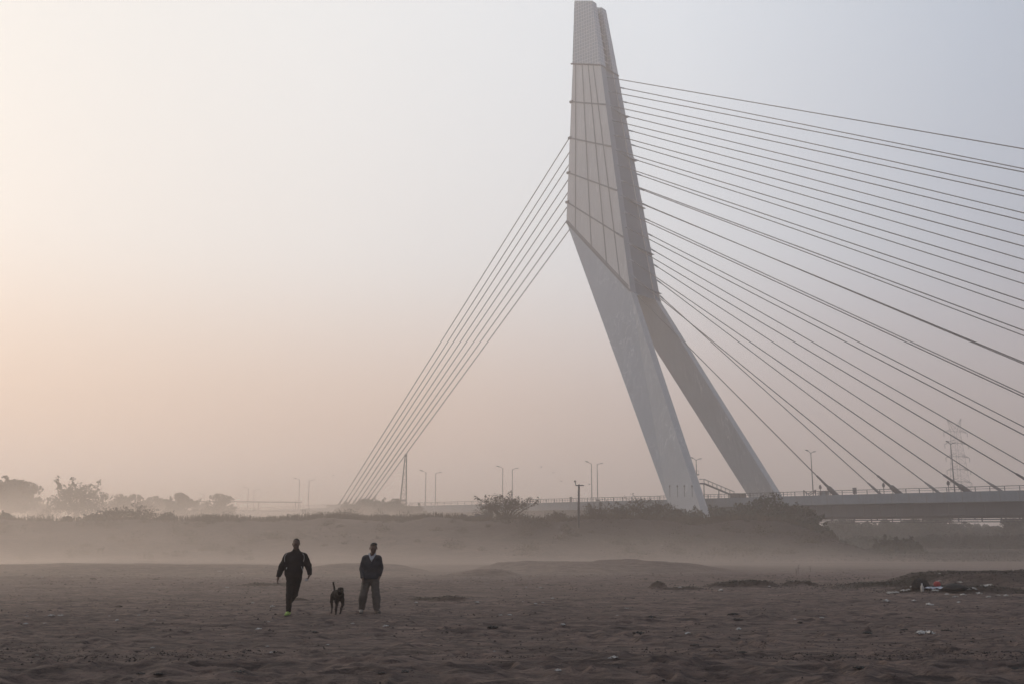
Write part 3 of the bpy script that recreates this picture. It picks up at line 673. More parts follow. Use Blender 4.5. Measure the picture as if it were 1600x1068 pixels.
# ------------------------------------------------------------------ vegetation
def leaves(P, size, rs, flat=0.0):
    n = len(P); a = rs.normal(size=(n, 3)); a /= np.linalg.norm(a, axis=1)[:, None]; b = rs.normal(size=(n, 3)); b = np.cross(a, b); b /= np.linalg.norm(b, axis=1)[:, None]
    s = size * (0.5 + rs.random(n))[:, None]; c = b * s * .5; a = a * s
    V = np.stack([P - a * .5, P + c * .8, P + a * .5, P - c * .8], 1).reshape(-1, 3); F = np.arange(n * 4).reshape(-1, 4); return V, F
def tree(name, px, py_top, py_base, w_px, Y, label, cat, group, dens=1.0, airy=0.0, lf=.34, m='leaf_dark', seed=1, lean=0.0, flat=1.0, shape='round'):
    rs = np.random.default_rng(seed); k = 1556.0 / (Y * 1.02)
    pt = at(px, py_top, Y); z0 = hz(pt.x, Y) - .15; ztop = pt.z; zb = at(px, py_base, Y).z
    Hh = ztop - z0; Wd = w_px / k / 2
    o = tag(empty(name, (pt.x, Y, z0)), label, cat, group)
    cb = max(.15, min(.6, (zb - z0) / Hh))                      # crown starts at this share of the height
    # limbs
    tk = MB(); tips = []
    nl = 7 if airy < .5 else 13
    base_r = .035 * Hh + .05
    if Hh * cb > .5: tk.tube([(0, 0, 0), (rs.normal() * .03 * Hh, 0, Hh * cb * .5), (lean * Wd * .3, 0, Hh * cb)], [base_r, base_r * .8, base_r * .65], 7)
    for i in range(nl):
        t = 2 * math.pi * (i + rs.random() * .6) / nl; r = Wd * (.45 + .5 * rs.random()); zz = Hh * (cb + (1 - cb) * (.45 + .5 * rs.random()) * (1 - .35 * (r / Wd) ** 2))
        e = Vector((math.cos(t) * r + lean * Wd * .3, math.sin(t) * r * .8, zz)); s = Vector((lean * Wd * .15, 0, Hh * cb * (.55 + .3 * rs.random())))
        md = s.lerp(e, .5) + Vector((rs.normal() * .06 * Wd, rs.normal() * .06 * Wd, .08 * Hh))
        tk.tube([s, md, e], [base_r * .5, base_r * .3, base_r * .09], 5); tips.append((s, md, e))
        for j in range(3 if airy < .5 else 7):
            q = md.lerp(e, rs.random()); u_ = Vector((rs.normal(), rs.normal(), rs.random() * 1.1 + .1)).normalized() * Wd * (.22 + .25 * rs.random())
            tk.tube([q, q + u_ * .5 + Vector((0, 0, .02 * Hh)), q + u_], [base_r * .14, base_r * .09, base_r * .03], 4); tips.append((q, q + u_ * .5, q + u_))
    # crown: many uneven leaf clumps round the limbs and through the envelope
    nc = int((46 if airy < .5 else 30) * (0.6 + dens * .5)); cl = []
    while len(cl) < nc:
        x, y = (rs.random(2) * 2 - 1); z = rs.random()
        env = {'round': (1 - abs(z * 1.5 - .6) ** 2.2), 'dome': math.sqrt(max(0, 1 - z * z)), 'skew': math.sqrt(max(0, 1 - z * z))}[shape]
        if shape == 'skew' and z > .35 + .5 * (x * .5 + .5) + .12: continue
        if x * x + y * y > max(0.02, env) ** 2: continue
        rr = Wd * (.13 + .16 * rs.random()) * (1 - .25 * airy)
        cl.append((x * Wd * .88, y * Wd * .8, Hh * (cb * .75 + (1 - cb * .75) * z * .93), rr))
    P = []
    for (x, y, z, rr) in cl:
        n = int(70 * dens * (rr / (Wd * .2)) ** 1.4 * (1 - .55 * airy)); q = rs.normal(size=(n, 3)); q /= np.linalg.norm(q, axis=1)[:, None]; q *= (rs.random(n) ** .45)[:, None]
        P.append(np.array([x, y, z]) + q * rr * np.array([1.15, 1.15, .8]))
    for (s, md, e) in tips:
        n = int(14 * dens); f = rs.random(n)[:, None]; P.append(np.array(md) * (1 - f) + np.array(e) * f + np.clip(rs.normal(size=(n, 3)), -1.3, 1.3) * Wd * .04)
    P = np.concatenate(P); P[:, 2] = np.maximum(P[:, 2], .1); kz = Hh / np.percentile(P[:, 2], 99.85); P[:, 2] *= kz
    kx = Wd / max(.1, np.percentile(np.abs(P[:, 0] - np.median(P[:, 0])), 97)); P[:, 0] *= kx; tk.v = [(x * kx, y, z * kz) for x, y, z in tk.v]
    tk.build('trunk', M['bark'], o); V, F = leaves(P, lf, rs)
    np_mesh('crown', V, F, M[m], o)
    return o
G1 = 'misty trees beyond the bank'
tree('dense_tree', 20, 747, 785, 70, 235, 'broad flat topped tree in mist at the far left edge', 'tree', G1, 1.7, 0, .55, 'leaf_dark', 11, flat=.6, shape='round')
tree('leafy_tree', 122, 747, 790, 84, 215, 'large airy misty tree, second from the left, with its peak to the right', 'tree', G1, 1.2, .35, .42, 'leaf_olive', 12, lean=.2, shape='skew')
tree('leafy_tree', 204, 772, 792, 54, 262, 'pale low tree in mist right of the large airy tree', 'tree', G1, 1.3, .2, .5, 'leaf_olive', 13, shape='dome')
tree('leafy_tree', 240, 775, 792, 34, 285, 'small misty tree between two pale neighbours under the faintest lamp', 'tree', G1, 1.2, .2, .5, 'leaf_olive', 14, shape='dome')
tree('leafy_tree', 284, 770, 794, 50, 255, 'round misty tree with a notched top above the bank shrub', 'tree', G1, 1.4, .1, .5, 'leaf_dark', 15, shape='dome')
tree('leafy_tree', 343, 771, 796, 46, 250, 'lone misty tree in front of the thin pipe line', 'tree', G1, 1.2, .3, .42, 'leaf_olive', 16, shape='dome')
for i, (px, yt, w, Y, lab) in enumerate(((176, 779, 34, 285, 'hazy low tree directly right of the large airy tree'), (262, 780, 30, 285, 'hazy low tree left of the notched tree'), (312, 784, 34, 285, 'hazy low tree between the notched tree and the lone tree'), (64, 781, 26, 275, 'hazy low bush between the two leftmost trees'))):
    tree('leafy_tree', px, yt, 800, w, Y, lab, 'tree', G1, 1.2, .1, .5, 'leaf_olive', 30 + i, shape='dome')
for i, (px, yt, w, Y, lab) in enumerate(((578, 779, 58, 300, 'grey green tree at the foot of the back stays'), (614, 780, 62, 290, 'grey green tree at the foot of the lattice mast'), (545, 788, 40, 280, 'low bush left of the back stay feet'), (648, 787, 36, 286, 'low bush right of the lattice mast'))):
    tree('leafy_tree', px, yt, 805, w, Y, lab, 'tree', 'trees under the back stays', 1.7, 0, .5, 'leaf_dark', 40 + i, shape='dome')
G2 = 'shrubs along the bank top'
tree('thorn_shrub', 198, 786, 815, 88, 146, 'wide spiky shrub on the left bank top', 'shrub', G2, .9, .8, .22, 'leaf_dry', 51, shape='dome')
tree('thorn_shrub', 153, 800, 815, 36, 144, 'small spiky shrub touching the left of the wide spiky one', 'shrub', G2, .8, .8, .2, 'leaf_dry', 52, shape='dome')
tree('thorn_shrub', 5, 798, 814, 26, 141, 'little shrub on the bank at the left picture edge', 'shrub', G2, .9, .7, .2, 'leaf_dark', 53, shape='dome')
tree('thorn_shrub', 107, 806, 814, 14, 141, 'tiny shrub on the bank below the large airy tree', 'shrub', G2, .9, .7, .2, 'leaf_dark', 54, shape='dome')
tree('thorn_shrub', 262, 797, 815, 30, 150, 'thin shrub on the bank right of the wide spiky one', 'shrub', G2, .6, .9, .2, 'leaf_dry', 55, shape='dome')
tree('bare_shrub', 790, 767, 812, 84, 150, 'large nearly bare shrub with fine twigs below the pair of lamps', 'shrub', G2, 1.5, .75, .19, 'leaf_dry', 56, shape='dome')
tree('thorn_shrub', 932, 779, 818, 40, 165, 'thin shrub just right of the leaning utility pole', 'shrub', G2, .7, .8, .2, 'leaf_dry', 57, shape='dome')
tree('thorn_shrub', 968, 783, 818, 34, 160, 'thin shrub midway between the utility pole and the pylon', 'shrub', G2, .8, .7, .2, 'leaf_olive', 58, shape='dome')
tree('thorn_shrub', 1015, 774, 818, 78, 160, 'wide shrub left of the near pylon leg foot', 'shrub', G2, 1.0, .6, .22, 'leaf_olive', 59, shape='dome')
tree('thorn_shrub', 870, 797, 818, 34, 160, 'low shrub just left of the leaning utility pole', 'shrub', G2, .7, .7, .2, 'leaf_dry', 60, shape='dome')
for i, (px, yt, yb, w, Y, lab) in enumerate(((1062, 792, 840, 70, 178, 'dark bush below the near pylon leg'), (1110, 789, 845, 80, 182, 'dark bush below the steel stair'), (1158, 786, 850, 80, 176, 'dark bush left of the far pylon leg foot'),
        (1212, 771, 858, 92, 165, 'tallest dark bush, in front of the far pylon leg foot'), (1248, 792, 862, 62, 160, 'dark bush right of the tallest one'), (1272, 817, 868, 50, 150, 'low dark bush at the right end of the thicket'),
        (1182, 815, 865, 70, 158, 'front bush of the thicket below the far pylon leg'), (1125, 822, 860, 70, 160, 'front bush of the thicket below the steel stair'), (1078, 822, 858, 60, 158, 'front bush of the thicket below the near pylon leg'))):
    tree('thicket_bush', px, yt, yb, w, Y, lab, 'bush', 'dark thicket at the pylon foot', 1.8, .1, .34, 'leaf_dark', 70 + i, shape='dome')
for i, (px, yt, w, Y, lab) in enumerate(((1322, 808, 70, 330, 'broad tree under the bridge at the left end of its row'), (1360, 815, 44, 345, 'low tree under the bridge, second in its row'), (1389, 812, 46, 350, 'round pale tree under the bridge, third in its row'), (1424, 811, 46, 350, 'pointed tree under the bridge, left of the tallest'),
        (1468, 802, 66, 330, 'tallest tree under the bridge, reaching its maintenance rail'), (1508, 818, 56, 340, 'low tree under the bridge, right of the tallest'), (1533, 818, 34, 430, 'palest tree in the gap under the bridge'), (1552, 822, 44, 340, 'low tree before the gap at the right under the bridge'), (1596, 808, 66, 300, 'dark tree under the bridge at the right picture edge'))):
    tree('leafy_tree', px, yt, 845, w, Y, lab, 'tree', 'trees under the bridge', 1.9, 0, .6, 'leaf_dark', 90 + i, shape='dome')
for i, (px, yt, yb, w, Y, lab) in enumerate(((1398, 838, 868, 70, 150, 'dark low scrub bush below the third tree under the bridge'), (1300, 842, 866, 50, 190, 'low bush right of the thicket'), (1350, 836, 862, 80, 240, 'wide low bush behind the scrub bush'), (1455, 834, 856, 90, 260, 'wide low bush below the tallest tree'), (1530, 832, 856, 100, 250, 'long low bush below the gap at the right'), (1590, 834, 856, 70, 240, 'low bush at the right picture edge'))):
    tree('thicket_bush', px, yt, yb, w, Y, lab, 'bush', 'low bushes on the right river plain', 1.5, .1, .42, 'leaf_dark', 110 + i, shape='dome')
# dry reeds and grass along the bank: uncountable
def reeds():
    rs = np.random.default_rng(5); n = 26000
    px = rs.random(n) * 1330 - 20; Y = 136 + rs.random(n) ** 1.5 * 60; x = (px - 800) / 1556 * Y * .98 + rs.normal(size=n) * .1
    dens = fbm(x / 7, Y / 9, 3); keep = dens > -.12 + .35 * rs.random(n) - .3; keep &= ~((px < 300) & (rs.random(n) > .35)); x, Y = x[keep], Y[keep]; dens = dens[keep]; n = len(x)
    z = height(x, Y); h = (.25 + .5 * rs.random(n)) * (1 + 1.0 * np.clip(dens, 0, 1)); dx = rs.normal(size=n) * .16 * h; w = .035 + .05 * rs.random(n)
    V = np.stack([np.stack([x - w, Y, z - .1], -1), np.stack([x + w, Y + .03, z - .1], -1), np.stack([x + dx + w * .4, Y, z + h], -1), np.stack([x + dx - w * .4, Y + .04, z + h * .97], -1)], 1).reshape(-1, 3)
    o = np_mesh('dry_grass', V, np.arange(n * 4).reshape(-1, 4), M['straw']); tag(o, 'dry reeds and grass fringing the top of the river bank', 'grass', kind='stuff')
reeds()
def bank_scrub():
    rs = np.random.default_rng(15); P = []
    for k in range(560):
        px = rs.uniform(-30, 1300); Y = rs.uniform(112, 175) if rs.random() < .75 else rs.uniform(136, 150); x = (px - 800) / 1556 * Y * .98
        w = rs.uniform(.3, 1.0) * rs.choice([1, 1, 1, 1.7]) * (1.25 if px > 700 else .9); hh = w * rs.uniform(.5, 1.2); n = int(330 * w)
        if fbm(np.array([x / 9.0]), np.array([Y / 9.0]), 2)[0] < -.25 and px < 900: continue
        q = rs.normal(size=(n, 3)); q *= (rs.random(n)[:, None] ** .5) / np.linalg.norm(q, axis=1)[:, None]; q[:, :2] *= (1 + .3 * np.sin(q[:, 2:3] * 9 + k)); z0 = hz(x, Y); P.append(np.stack([x + q[:, 0] * w * 1.3, Y + q[:, 1] * w, z0 + np.abs(q[:, 2]) * hh * 1.3], -1))
    P = np.concatenate(P); V, F = leaves(P, .115, rs); o = np_mesh('bank_scrub', V, F, M['leaf_dry']); tag(o, 'low thorny scrub breaking the slope and top of the bank', 'scrub', kind='stuff')
bank_scrub()
def scrub():
    """low ground cover on the right mound and across the plain"""
    rs = np.random.default_rng(6); P = []
    for (cx, cy_, rx, ry, a) in MOUNDS[9:]:
        n = int(500 * rx * ry * (1.0 if a < .3 else .35)); n = min(n, 5000)
        q = rs.normal(size=(n, 2)) * .5; x = cx + q[:, 0] * rx; y = cy_ + q[:, 1] * ry; P.append(np.stack([x, y], -1))
    n = 60000; px = rs.random(n) * 1700 - 50; Y = 112 + rs.random(n) * 90; x = (px - 800) / 1556 * Y; k = fbm(x / 9 + 3, Y / 6, 4) > .25 - .5 * sstep(-20, 20, x); P.append(np.stack([x[k], Y[k]], -1))
    n = 9000; px = rs.random(n) * 1700 - 50; Y = 28 + rs.random(n) ** 1.3 * 40; x = (px - 800) / 1556 * Y; k = fbm(x / 5 + 13, Y / 2.2, 4) > .42; P.append(np.stack([x[k], Y[k]], -1))
    P = np.concatenate(P); z = height(P[:, 0], P[:, 1]); P3 = np.column_stack([P, z + rs.random(len(P)) * .05 * (P[:, 1] / 45)])
    V, F = leaves(P3, .06, rs); s = np.repeat(P[:, 1] / 45, 4)[:, None]; c = np.repeat(P3, 4, 0); V = c + (V - c) * s * np.array([1, 1, .7])
    o = np_mesh('ground_scrub', V, F, M['leaf_scrub']); tag(o, 'low dark scrub creeping over the sandy mounds', 'scrub', kind='stuff')
M['leaf_scrub'] = leaf_mat('leaf_scrub', (0.045, 0.040, 0.030))
scrub()

# ------------------------------------------------------------------ clods, pebbles and litter
M['clod'] = mat('clod', (0.045, 0.037, 0.034), 0.95, noise=[(9, .4, (1, 1, 1))])
M['litter'] = mat('litter', (0.38, 0.36, 0.335), 0.7, noise=[(9, .25, (1, 1, 1))])
M['litter_dark'] = mat('litter_dark', (0.03, 0.027, 0.025), 0.8)
def clods():
    rs = np.random.default_rng(8); n = 15000
    band = rs.random(n) < .45; Y = np.where(band, 15.6 + rs.normal(size=n) * .75, 11.2 + 50 * rs.random(n) ** 1.6); px = rs.random(n) * 1800 - 100
    x = (px - 800) / 1556 * Y * 1.02; k = (fbm(x / 2.2, Y / 1.4, 3) + .5 * (rs.random(n) - .5)) > (.0 if False else .05); x, Y, band = x[k], Y[k], band[k]; n = len(x)
    r = .006 + .016 * rs.random(n) ** 3 * np.where(band, .7, 1.0) + .0006 * (Y - 12)
    z = height(x, Y); base = np.array([(1, 0, 0), (0, 1, 0), (-1, 0, 0), (0, -1, 0), (0, 0, .8), (0, 0, -.5)], dtype=float)
    fc = np.array([(0, 1, 4), (1, 2, 4), (2, 3, 4), (3, 0, 4), (1, 0, 5), (2, 1, 5), (3, 2, 5), (0, 3, 5)])
    a = rs.random(n) * 6.28; ca, sa = np.cos(a), np.sin(a); B = base[None] * (r[:, None, None] * (.6 + .8 * rs.random((n, 6, 1)))); B[:, :, 0] *= 1.5
    Vx = B[:, :, 0] * ca[:, None] - B[:, :, 1] * sa[:, None] + x[:, None]; Vy = B[:, :, 0] * sa[:, None] + B[:, :, 1] * ca[:, None] + Y[:, None]; Vz = B[:, :, 2] + z[:, None] + r[:, None] * .3
    V = np.stack([Vx, Vy, Vz], -1).reshape(-1, 3); F = (fc[None] + (np.arange(n) * 6)[:, None, None]).reshape(-1, 3)
    o = np_mesh('clods', V, F, M['clod'], nper=3); tag(o, 'small dark clods and pebbles strewn over the sand', 'clods', kind='stuff')
clods()
def crumple(name, loc, size, seed, mt, label, cat, group=None, parent=None):
    rs = np.random.default_rng(seed); nu, nv = 9, 7; V = []; F = []
    for j in range(nv):
        for i in range(nu):
            u_, v_ = i / (nu - 1) - .5, j / (nv - 1) - .5
            e = 1 - max(abs(u_), abs(v_)) * 1.6
            V.append((u_ * size[0] * (1 + .25 * rs.normal() * .5), v_ * size[1] * (1 + .25 * rs.normal() * .5), max(0, size[2] * (e * .5 + .75 * rs.random()) - .01)))
    for j in range(nv - 1):
        for i in range(nu - 1): a = j * nu + i; F.append((a, a + 1, a + nu + 1, a + nu))
    me = bpy.data.meshes.new(name); me.from_pydata(V, [], F); me.materials.append(mt); o = bpy.data.objects.new(name, me); C.objects.link(o)
    o.location = loc; o.rotation_euler = (0, 0, rs.random() * 6.28)
    sm = o.modifiers.new('thickness', 'SOLIDIFY'); sm.thickness = .004; sm.offset = 1
    if parent: o.parent = parent
    elif label: tag(o, label, cat, group)
    return o
def ground_at(px, py):
    a = (px - 800) / 1556.0; b = (534 - py) / 1556.0; r = np.array([a, CT - b * ST, ST + b * CT])
    t = np.concatenate([np.arange(5, 60, .06), np.arange(60, 400, .4)])
    k = int(np.argmax(EYE + r[2] * t <= height(r[0] * t, r[1] * t))); t = t[k]
    return Vector((r[0] * t, r[1] * t, hz(r[0] * t, r[1] * t)))
lit = [(58, 1024), (113, 901), (66, 902), (171, 962), (183, 969), (217, 961), (92, 961), (40, 975), (70, 974), (238, 1012), (241, 969), (42, 963), (96, 962), (80, 962), (214, 882), (293, 885), (379, 896), (343, 893), (355, 918), (395, 942), (426, 948), (420, 971), (404, 983), (425, 1019), (418, 1010), (512, 1007), (551, 974), (603, 979), (672, 1006), (650, 943), (745, 942), (782, 962), (796, 961), (772, 1017), (817, 941), (848, 941), (863, 935), (837, 944), (822, 917), (845, 918), (979, 951), (965, 962), (880, 977), (872, 1048), (953, 1029), (1063, 918), (1127, 922), (1154, 983), (1075, 990), (1202, 916), (1126, 923), (1242, 967), (1284, 966), (960, 1028), (684, 830), (611, 829), (919, 846), (1034, 853)]
for i, (px, py) in enumerate(lit):
    p = ground_at(px, py); s = (.035 + .055 * random.random()) * (p.y / 22) ** .6
    crumple('litter_scrap', p, (s * 1.5, s, s * .6), 200 + i, M['litter'], 'small pale crumpled scrap of litter lying on the open sand', 'litter', 'scattered litter scraps')
lit2 = [(1390, 927), (1401, 926), (1386, 940), (1428, 940), (1453, 945), (1505, 930), (1480, 929), (1493, 933), (1462, 923), (1538, 916), (1549, 915), (1530, 928), (1560, 930), (1572, 932), (1500, 910), (1520, 921), (1412, 924), (1419, 922), (1425, 917), (1385, 940), (1469, 896), (1545, 933), (1498, 941)]
for i, (px, py) in enumerate(lit2):
    p = ground_at(px, py); s = .07 + .08 * random.random()
    crumple('litter_scrap', p, (s * 1.6, s, s * .6), 300 + i, M['litter'], 'pale litter scrap on the dark scrubby mound around the red bundle', 'litter', 'litter on the scrubby mound')
dk = [(186, 947), (227, 954), (146, 905), (244, 905), (221, 1053), (248, 1054), (373, 1050), (544, 1028), (594, 1054), (633, 1050), (998, 990), (1017, 965), (1147, 961), (1153, 968), (1085, 1008), (1160, 1019), (1345, 1045), (1355, 990), (1420, 965), (1412, 984), (1478, 985), (1520, 1003), (1590, 1045), (770, 982), (492, 988), (1250, 972)]
for i, (px, py) in enumerate(dk):
    p = ground_at(px, py); s = (.05 + .05 * random.random()) * (p.y / 15) ** .8
    crumple('dark_rag', p, (s * 2.0, s * 1.2, s * .45), 400 + i, M['litter_dark'], 'small dark lump of rag or driftwood lying on the open sand', 'debris', 'dark debris lumps')
# the rubbish heap on the right mound
M['red'] = mat('red', (0.33, 0.05, 0.045), 0.6); M['white_sheet'] = mat('white_sheet', (0.42, 0.43, 0.47), 0.7, noise=[(6, .2, (1, 1, 1))]); M['weave'] = mat('weave', (0.018, 0.016, 0.016), 0.8)
p = ground_at(1439, 918.5)
bk = tag(empty('wicker_basket', p, R(8)), 'dark upturned ribbed basket at the left of the rubbish on the mound', 'basket')
m = MB(); m.blob((0, 0, .02), (.30, .26, .30), nu=18, nv=10); m.v = [(x, y, max(z, 0.0)) for x, y, z in m.v]; m.build('shell', M['weave'], bk)
m = MB()
for k in range(12):
    t = math.pi * k / 12; pts = []
    for j in range(11):
        ph = math.pi * j / 10 - math.pi / 2; pts.append((math.sin(ph) * .31 * math.cos(t), math.sin(ph) * .27 * math.sin(t), .02 + .31 * math.cos(ph)))
    m.tube(pts, .010, 5)
m.build('rib', M['clod'], bk)
p2 = ground_at(1440.5, 923.5); bt = tag(empty('plastic_bottle', p2 + Vector((0, -.05, 0))), 'pale plastic bottle standing before the dark basket', 'bottle')
m = MB(); m.tube([(0, 0, 0), (0, 0, .02), (0, 0, .17), (0, 0, .22), (0, 0, .25)], [.05, .055, .055, .025, .02], 12); m.build('body', M['litter'], bt, True)
m = MB(); m.tube([(0, 0, .25), (0, 0, .28)], .024, 10); m.build('cap', M['white_sheet'], bt)
crumple('plastic_sheet', ground_at(1466, 920.5), (.95, .30, .11), 501, M['white_sheet'], 'flat pale plastic sheet spread under the red bundle', 'sheet').rotation_euler = (0, 0, .05)
p3 = ground_at(1464, 919)
rb = tag(empty('red_bundle', p3), 'small red knotted bundle sitting on the pale sheet', 'bundle')
m = MB(); m.blob((0, -.05, .16), (.125, .10, .10), nu=14, nv=9, jit=.07); m.build('bag', M['red'], rb, True)
m = MB(); m.tube([(.02, -.05, .24), (.08, -.05, .28), (.16, -.06, .27)], [.025, .02, .008], 6); m.tube([(.02, -.05, .24), (-.04, -.05, .285)], [.022, .008], 6); m.build('knot', M['litter'], rb)
p4 = ground_at(1493, 921.5); dbun = tag(empty('black_sack', p4), 'low black sack slumped at the right of the pale sheet', 'sack')
m = MB(); m.blob((-.02, 0, .05), (.40, .22, .17), nu=16, nv=9, jit=.09); m.v = [(x, y, max(z, -.02)) for x, y, z in m.v]; m.build('bag', M['litter_dark'], dbun, True)
m = MB(); m.tube([(.32, 0, .06), (.46, -.02, .04), (.56, 0, .05)], [.05, .03, .05], 7); m.build('knot', M['litter_dark'], dbun)
for i, (px, py) in enumerate(((1511, 921.5), (1544, 915), (1438, 991), (1452, 989), (1393, 926))):
    crumple('plastic_bag', ground_at(px, py), (.30, .13, .07), 520 + i, M['litter'], ['pale flattened bag lying right of the black sack', 'pale flattened bag on the mound near the right edge', 'pale torn bag on the open sand below the mound', 'pale crumpled bag just right of the torn bag', 'pale curled bag on the sand left of the basket'][i], 'plastic bag', 'flattened plastic bags')
m = MB()
for i, (px, py, hh) in enumerate(((1247, 896, .55), (1244, 898, .4), (1266, 893, .4))):
    p = ground_at(px, py); o = tag(empty('dry_stalk', p), ['tall bent dry stalk on the sand left of the scrubby mound', 'short dry stalk beside the tall bent one', 'leaning dry stalk at the left end of the scrubby mound'][i], 'stalk', 'dry stalks')
    m = MB(); m.tube([(0, 0, -.03), (.03, 0, hh * .6), (.10 - .1 * i, 0, hh)], [.012, .009, .004], 5); m.build('stem', M['bark'], o)
    m = MB()
    for k in range(4): z = hh * (.35 + .16 * k); m.tube([(.03, 0, z), (.03 + (.1 if k % 2 else -.1), 0, z + .09)], [.007, .003], 4)
    m.build('twig', M['bark'], o)
# birds in the haze
for i, (px, py, Y) in enumerate(((865, 738, 180), (877, 751, 170), (846, 729, 190), (921, 756, 175), (521, 742, 200))):
    p = at(px, py, Y); o = tag(empty('bird', p, R(35 * i)), ['uppermost right one of the small birds left of the lamp pair', 'lower of the small birds left of the lamp pair', 'small bird farthest left above the bridge deck', 'tiny bird beside the single armed lamp pair', 'tiny bird flying left of the back stays'][i], 'bird', 'small birds in the haze')
    m = MB(); m.tube([(0, -.16, 0), (0, -.08, .01), (0, .05, .0), (0, .2, -.02)], [.02, .055, .05, .015], 8); m.quad([(0, .03, .02), (.25, .02, .12), (.42, .10, .04), (.05, .12, .02)]); m.quad([(0, .03, .02), (-.05, .12, .02), (-.42, .10, .04), (-.25, .02, .12)])
    m.v = [(x * .8, y * .8, z * .8) for x, y, z in m.v]; m.build('body', M['dark_steel'], o)

# ------------------------------------------------------------------ figures: rounded-cone fields merged into one skin
class Field:
    def __init__(s, lo, hi, h):
        s.lo = np.array(lo, float); s.h = h; n = np.ceil((np.array(hi) - s.lo) / h).astype(int) + 1; s.n = n; s.F = np.full(n, 1.0, np.float32)
    def cone(s, a, b, ra, rb, k=.03, sq=(1, 1, 1), cut=False):
        """rounded cone a-b; sq: per-axis squash; k: blend"""
        a = np.array(a, float); b = np.array(b, float); sq = np.array(sq, float); pad = max(ra, rb) * max(sq) + k * 2.5 + s.h * 2
        i0 = np.maximum(((np.minimum(a, b) - pad - s.lo) / s.h).astype(int), 0); i1 = np.minimum(((np.maximum(a, b) + pad - s.lo) / s.h).astype(int) + 1, s.n)
        if (i1 <= i0).any(): return
        g = [s.lo[q] + s.h * np.arange(i0[q], i1[q]) for q in range(3)]; X, Y, Z = np.meshgrid(*g, indexing='ij')
        A = a / sq; D = b / sq - A; PX, PY, PZ = X / sq[0] - A[0], Y / sq[1] - A[1], Z / sq[2] - A[2]; dd = D.dot(D) + 1e-12
        t = np.clip((PX * D[0] + PY * D[1] + PZ * D[2]) / dd, 0, 1)
        d = (np.sqrt((PX - D[0] * t) ** 2 + (PY - D[1] * t) ** 2 + (PZ - D[2] * t) ** 2) - (ra + (rb - ra) * t)) * min(sq)
        sl = tuple(slice(i0[q], i1[q]) for q in range(3)); f = s.F[sl]
        if cut: d = -d; hh = np.clip(.5 - .5 * (d - f) / k, 0, 1); s.F[sl] = f * (1 - (1 - hh)) + 0 if False else np.maximum(f, d)
        else:
            hh = np.clip(.5 + .5 * (f - d) / k, 0, 1); s.F[sl] = f * (1 - hh) + d * hh - k * hh * (1 - hh)
    def wrinkle(s, amp, scale, zlo, zhi):
        g = [s.lo[q] + s.h * np.arange(s.n[q]) for q in range(3)]; X, Z = np.meshgrid(g[0], g[2], indexing='ij')
        w = amp * fbm(X / scale + 3, Z / (scale * .55), 3) * sstep(zlo, zlo + .05, Z) * (1 - sstep(zhi - .05, zhi, Z)); s.F += w[:, None, :].astype(np.float32)
    def clip(s, fn):
        g = [s.lo[q] + s.h * np.arange(s.n[q]) for q in range(3)]; X, Y, Z = np.meshgrid(*g, indexing='ij'); s.F = np.maximum(s.F, fn(X, Y, Z).astype(np.float32))
    def build(s, name, mt, parent):
        F = s.F; S = F < 0; c = [F[i:F.shape[0] - 1 + i, j:F.shape[1] - 1 + j, k:F.shape[2] - 1 + k] for i in (0, 1) for j in (0, 1) for k in (0, 1)]
        cnt = sum((q < 0).astype(np.int8) for q in c); act = (cnt > 0) & (cnt < 8); idx = -np.ones(act.shape, np.int64); ai = np.argwhere(act); idx[act] = np.arange(len(ai))
        corner = [(i, j, k) for i in (0, 1) for j in (0, 1) for k in (0, 1)]; acc = np.zeros((len(ai), 3)); num = np.zeros(len(ai))
        vals = np.stack([q[act] for q in c], -1)
        for e1 in range(8):
            for e2 in range(e1 + 1, 8):
                if sum(abs(corner[e1][q] - corner[e2][q]) for q in range(3)) != 1: continue
                a, b = vals[:, e1], vals[:, e2]; m_ = (a < 0) != (b < 0); t = np.where(m_, a / np.where(m_, a - b, 1), 0)[:, None]
                acc += np.where(m_[:, None], np.array(corner[e1]) * (1 - t) + np.array(corner[e2]) * t, 0); num += m_
        V = (ai + acc / np.maximum(num, 1)[:, None]) * s.h + s.lo; Q = []
        for ax in range(3):
            sl1 = [slice(1, -1)] * 3; sl2 = [slice(1, -1)] * 3; sl1[ax] = slice(0, -1); sl2[ax] = slice(1, None)
            A, B = S[tuple(sl1)], S[tuple(sl2)]; ch = np.argwhere(A != B)
            if not len(ch): continue
            off = np.ones(3, int); off[ax] = 0; p = ch + off; u_, v_ = (ax + 1) % 3, (ax + 2) % 3; du = np.zeros(3, int); dv = np.zeros(3, int); du[u_] = 1; dv[v_] = 1
            ok = np.all(p < np.array(act.shape), axis=1); p = p[ok]; ch = ch[ok]
            q = [idx[tuple((p - a).T)] for a in (du * 0, du, du + dv, dv)]; q = np.stack(q, -1); ins = A[tuple(ch.T)]; q[~ins] = q[~ins][:, ::-1]; Q.append(q)
        Q = np.concatenate(Q); Q = Q[(Q >= 0).all(1)]
        return np_mesh(name, V, Q, mt, parent, smooth=True)
M['skin'] = mat('skin', (0.10, 0.058, 0.042), 0.55, noise=[(12, .12, (1, 1, 1))])
M['jacket_black'] = mat('jacket_black', (0.014, 0.011, 0.012), 0.85, noise=[(8, .3, (1, 1, 1))], spec=.12); M['trousers_black'] = mat('trousers_black', (0.010, 0.008, 0.009), 0.9, spec=.1)
M['piping'] = mat('piping', (0.30, 0.29, 0.28), 0.6); M['neon'] = mat('neon', (0.24, 0.34, 0.07), 0.5); M['sole'] = mat('sole', (0.05, 0.05, 0.045), 0.7); M['hair'] = mat('hair', (0.012, 0.010, 0.010), 0.8)
